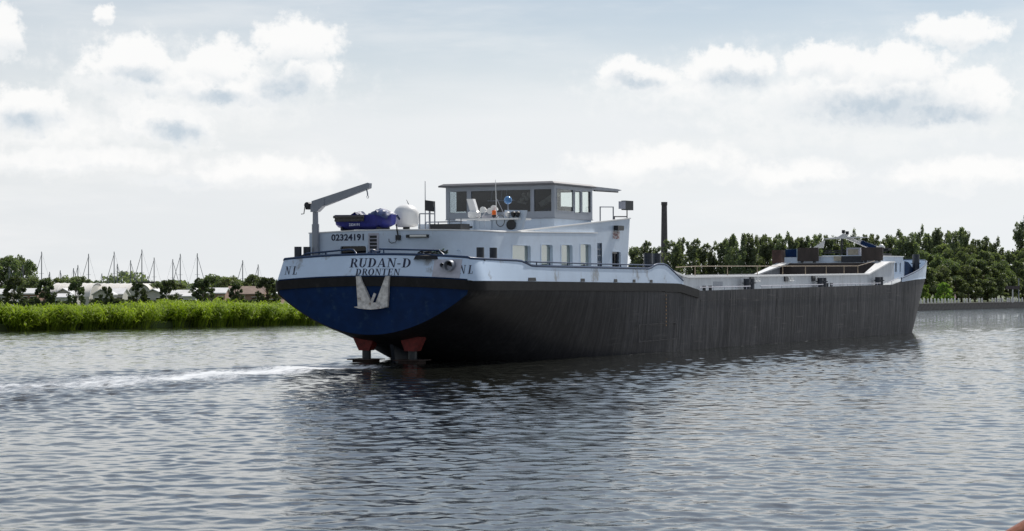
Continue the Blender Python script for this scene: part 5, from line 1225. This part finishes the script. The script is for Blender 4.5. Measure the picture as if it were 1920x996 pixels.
# brick chimney
cY = 900; ch = tag(empty('brick_chimney', wp(1245.5, None, cY, 1.1)), 'tall slender dark brick factory chimney behind the ship', 'chimney')
hC = CAMH + (HY - 379) / F * cY - 1.1; MB().lathe([(1.75, 0), (1.62, hC * .5), (1.32, hC * .965)], (0, 0, 0), 20).build('shaft', 'brick', ch, smooth=True); MB().lathe([(1.36, hC * .963), (1.50, hC * .97), (1.50, hC), (1.2, hC)], (0, 0, 0), 20).build('crown_ring', 'brick', ch)
# gulls resting on the water by the reeds
g0 = None
for i, (px, py) in enumerate([(46, 617), (163, 615), (256, 613), (348, 611), (438, 609)]):
    Y = F * CAMH / (py - HY) - .6
    gl = tag(empty('gull', ((px - 960) / F * Y, Y, 0)), '%s white gull from the left floating at the reed edge' % ORD[i], 'gull', 'gulls along the reeds')
    if g0 is None:
        mbb = MB(); mbb.lathe([(.01, -.2), (.07, -.15), (.10, -.02), (.07, .12), (.02, .22)], (0, 0, 0), 10); body = mbb.build('body', 'postwhite', gl, smooth=True)
        body.rotation_euler = (0, R(80), 0); body.location = (0, 0, .07)
        hd = MB().lathe([(.045 * math.sin(a), .24 - .05 * math.cos(a)) for a in np.linspace(.1, 3.04, 7)], (.15, 0, 0), 8).tube([(.14, 0, .1), (.15, 0, .22)], .035, 6).tube([(.18, 0, .24), (.25, 0, .23)], [.015, .005], 5).build('head', 'postwhite', gl, smooth=True); g0 = (body, hd)
    else:
        for q in g0: c = q.copy(); COL.objects.link(c); c.parent = gl
    gl.rotation_euler = (0, 0, random.uniform(-.6, .6) + (math.pi if i % 2 else 0)); gl.scale = (1.3, 1.3, 1.3)
# timber handrail end close to the camera, lower right corner
tr_ = tag(empty('timber_rail', (1.30, 5.0, 0)), 'reddish varnished timber handrail end at the lower right corner', 'rail')
MB().tube([(-.15, .0, 2.39), (.05, 0, 2.512), (.3, 0, 2.66), (.5, .0, 2.77)], .055, 14).build('handrail', 'timber', tr_, smooth=True)
MB().tube([(.42, 0, -.6), (.42, 0, 2.74)], .06, 10).build('rail_post', 'timber', tr_, smooth=True)
# ------------------------------------------------------------------ every part is a mesh: fold helper empties into their main piece
MAIN = {'deck_house': 'wall', 'wheelhouse': 'upper_wall', 'window': 'frame', 'cargo_hold': 'hold_floor', 'bow_house': 'wall', 'interior': 'console', 'deck_crane': 'post', 'louvre': 'frame', 'satellite_dome': 'radome', 'rudder': 'rudder_blade', 'stern_anchor': 'anchor_fluke', 'bollard': 'post', 'equipment_shelf': 'shelf', 'fore_hatch_gear': 'hatch_platform', 'folded_mast': 'cross_arm', 'cowl_vent': 'cowl_box', 'stair': 'stair_back', 'visor': 'visor_panel'}
def depth(o):
    k = 0
    while o.parent: o = o.parent; k += 1
    return k
plain = lambda o: o.name.split('.')[0]
for e in sorted([o for o in bpy.data.objects if o.type == 'EMPTY' and o.parent], key=depth, reverse=True):
    kids = list(e.children); up = e.parent
    if not kids: bpy.data.objects.remove(e); continue
    want = MAIN.get(plain(e)); main = next((c for c in kids if plain(c) == want), kids[0])
    nm_ = plain(e); lvl = depth(e); eb = e.matrix_basis.copy()
    main.parent = up; main.matrix_basis = eb @ main.matrix_basis
    for c in kids:
        if c is main: continue
        if lvl == 1: c.matrix_basis = main.matrix_basis.inverted() @ eb @ c.matrix_basis; c.parent = main
        else:
            c.matrix_basis = eb @ c.matrix_basis; c.parent = up
            if plain(c) in ('pane', 'blind', 'frame', 'backing', 'slat', 'post', 'stem', 'floor', 'ring'): c.name = nm_ + '_' + plain(c)
    bpy.data.objects.remove(e); main.name = nm_
print('objects', len(bpy.data.objects), 'deepest', max(depth(o) for o in bpy.data.objects))
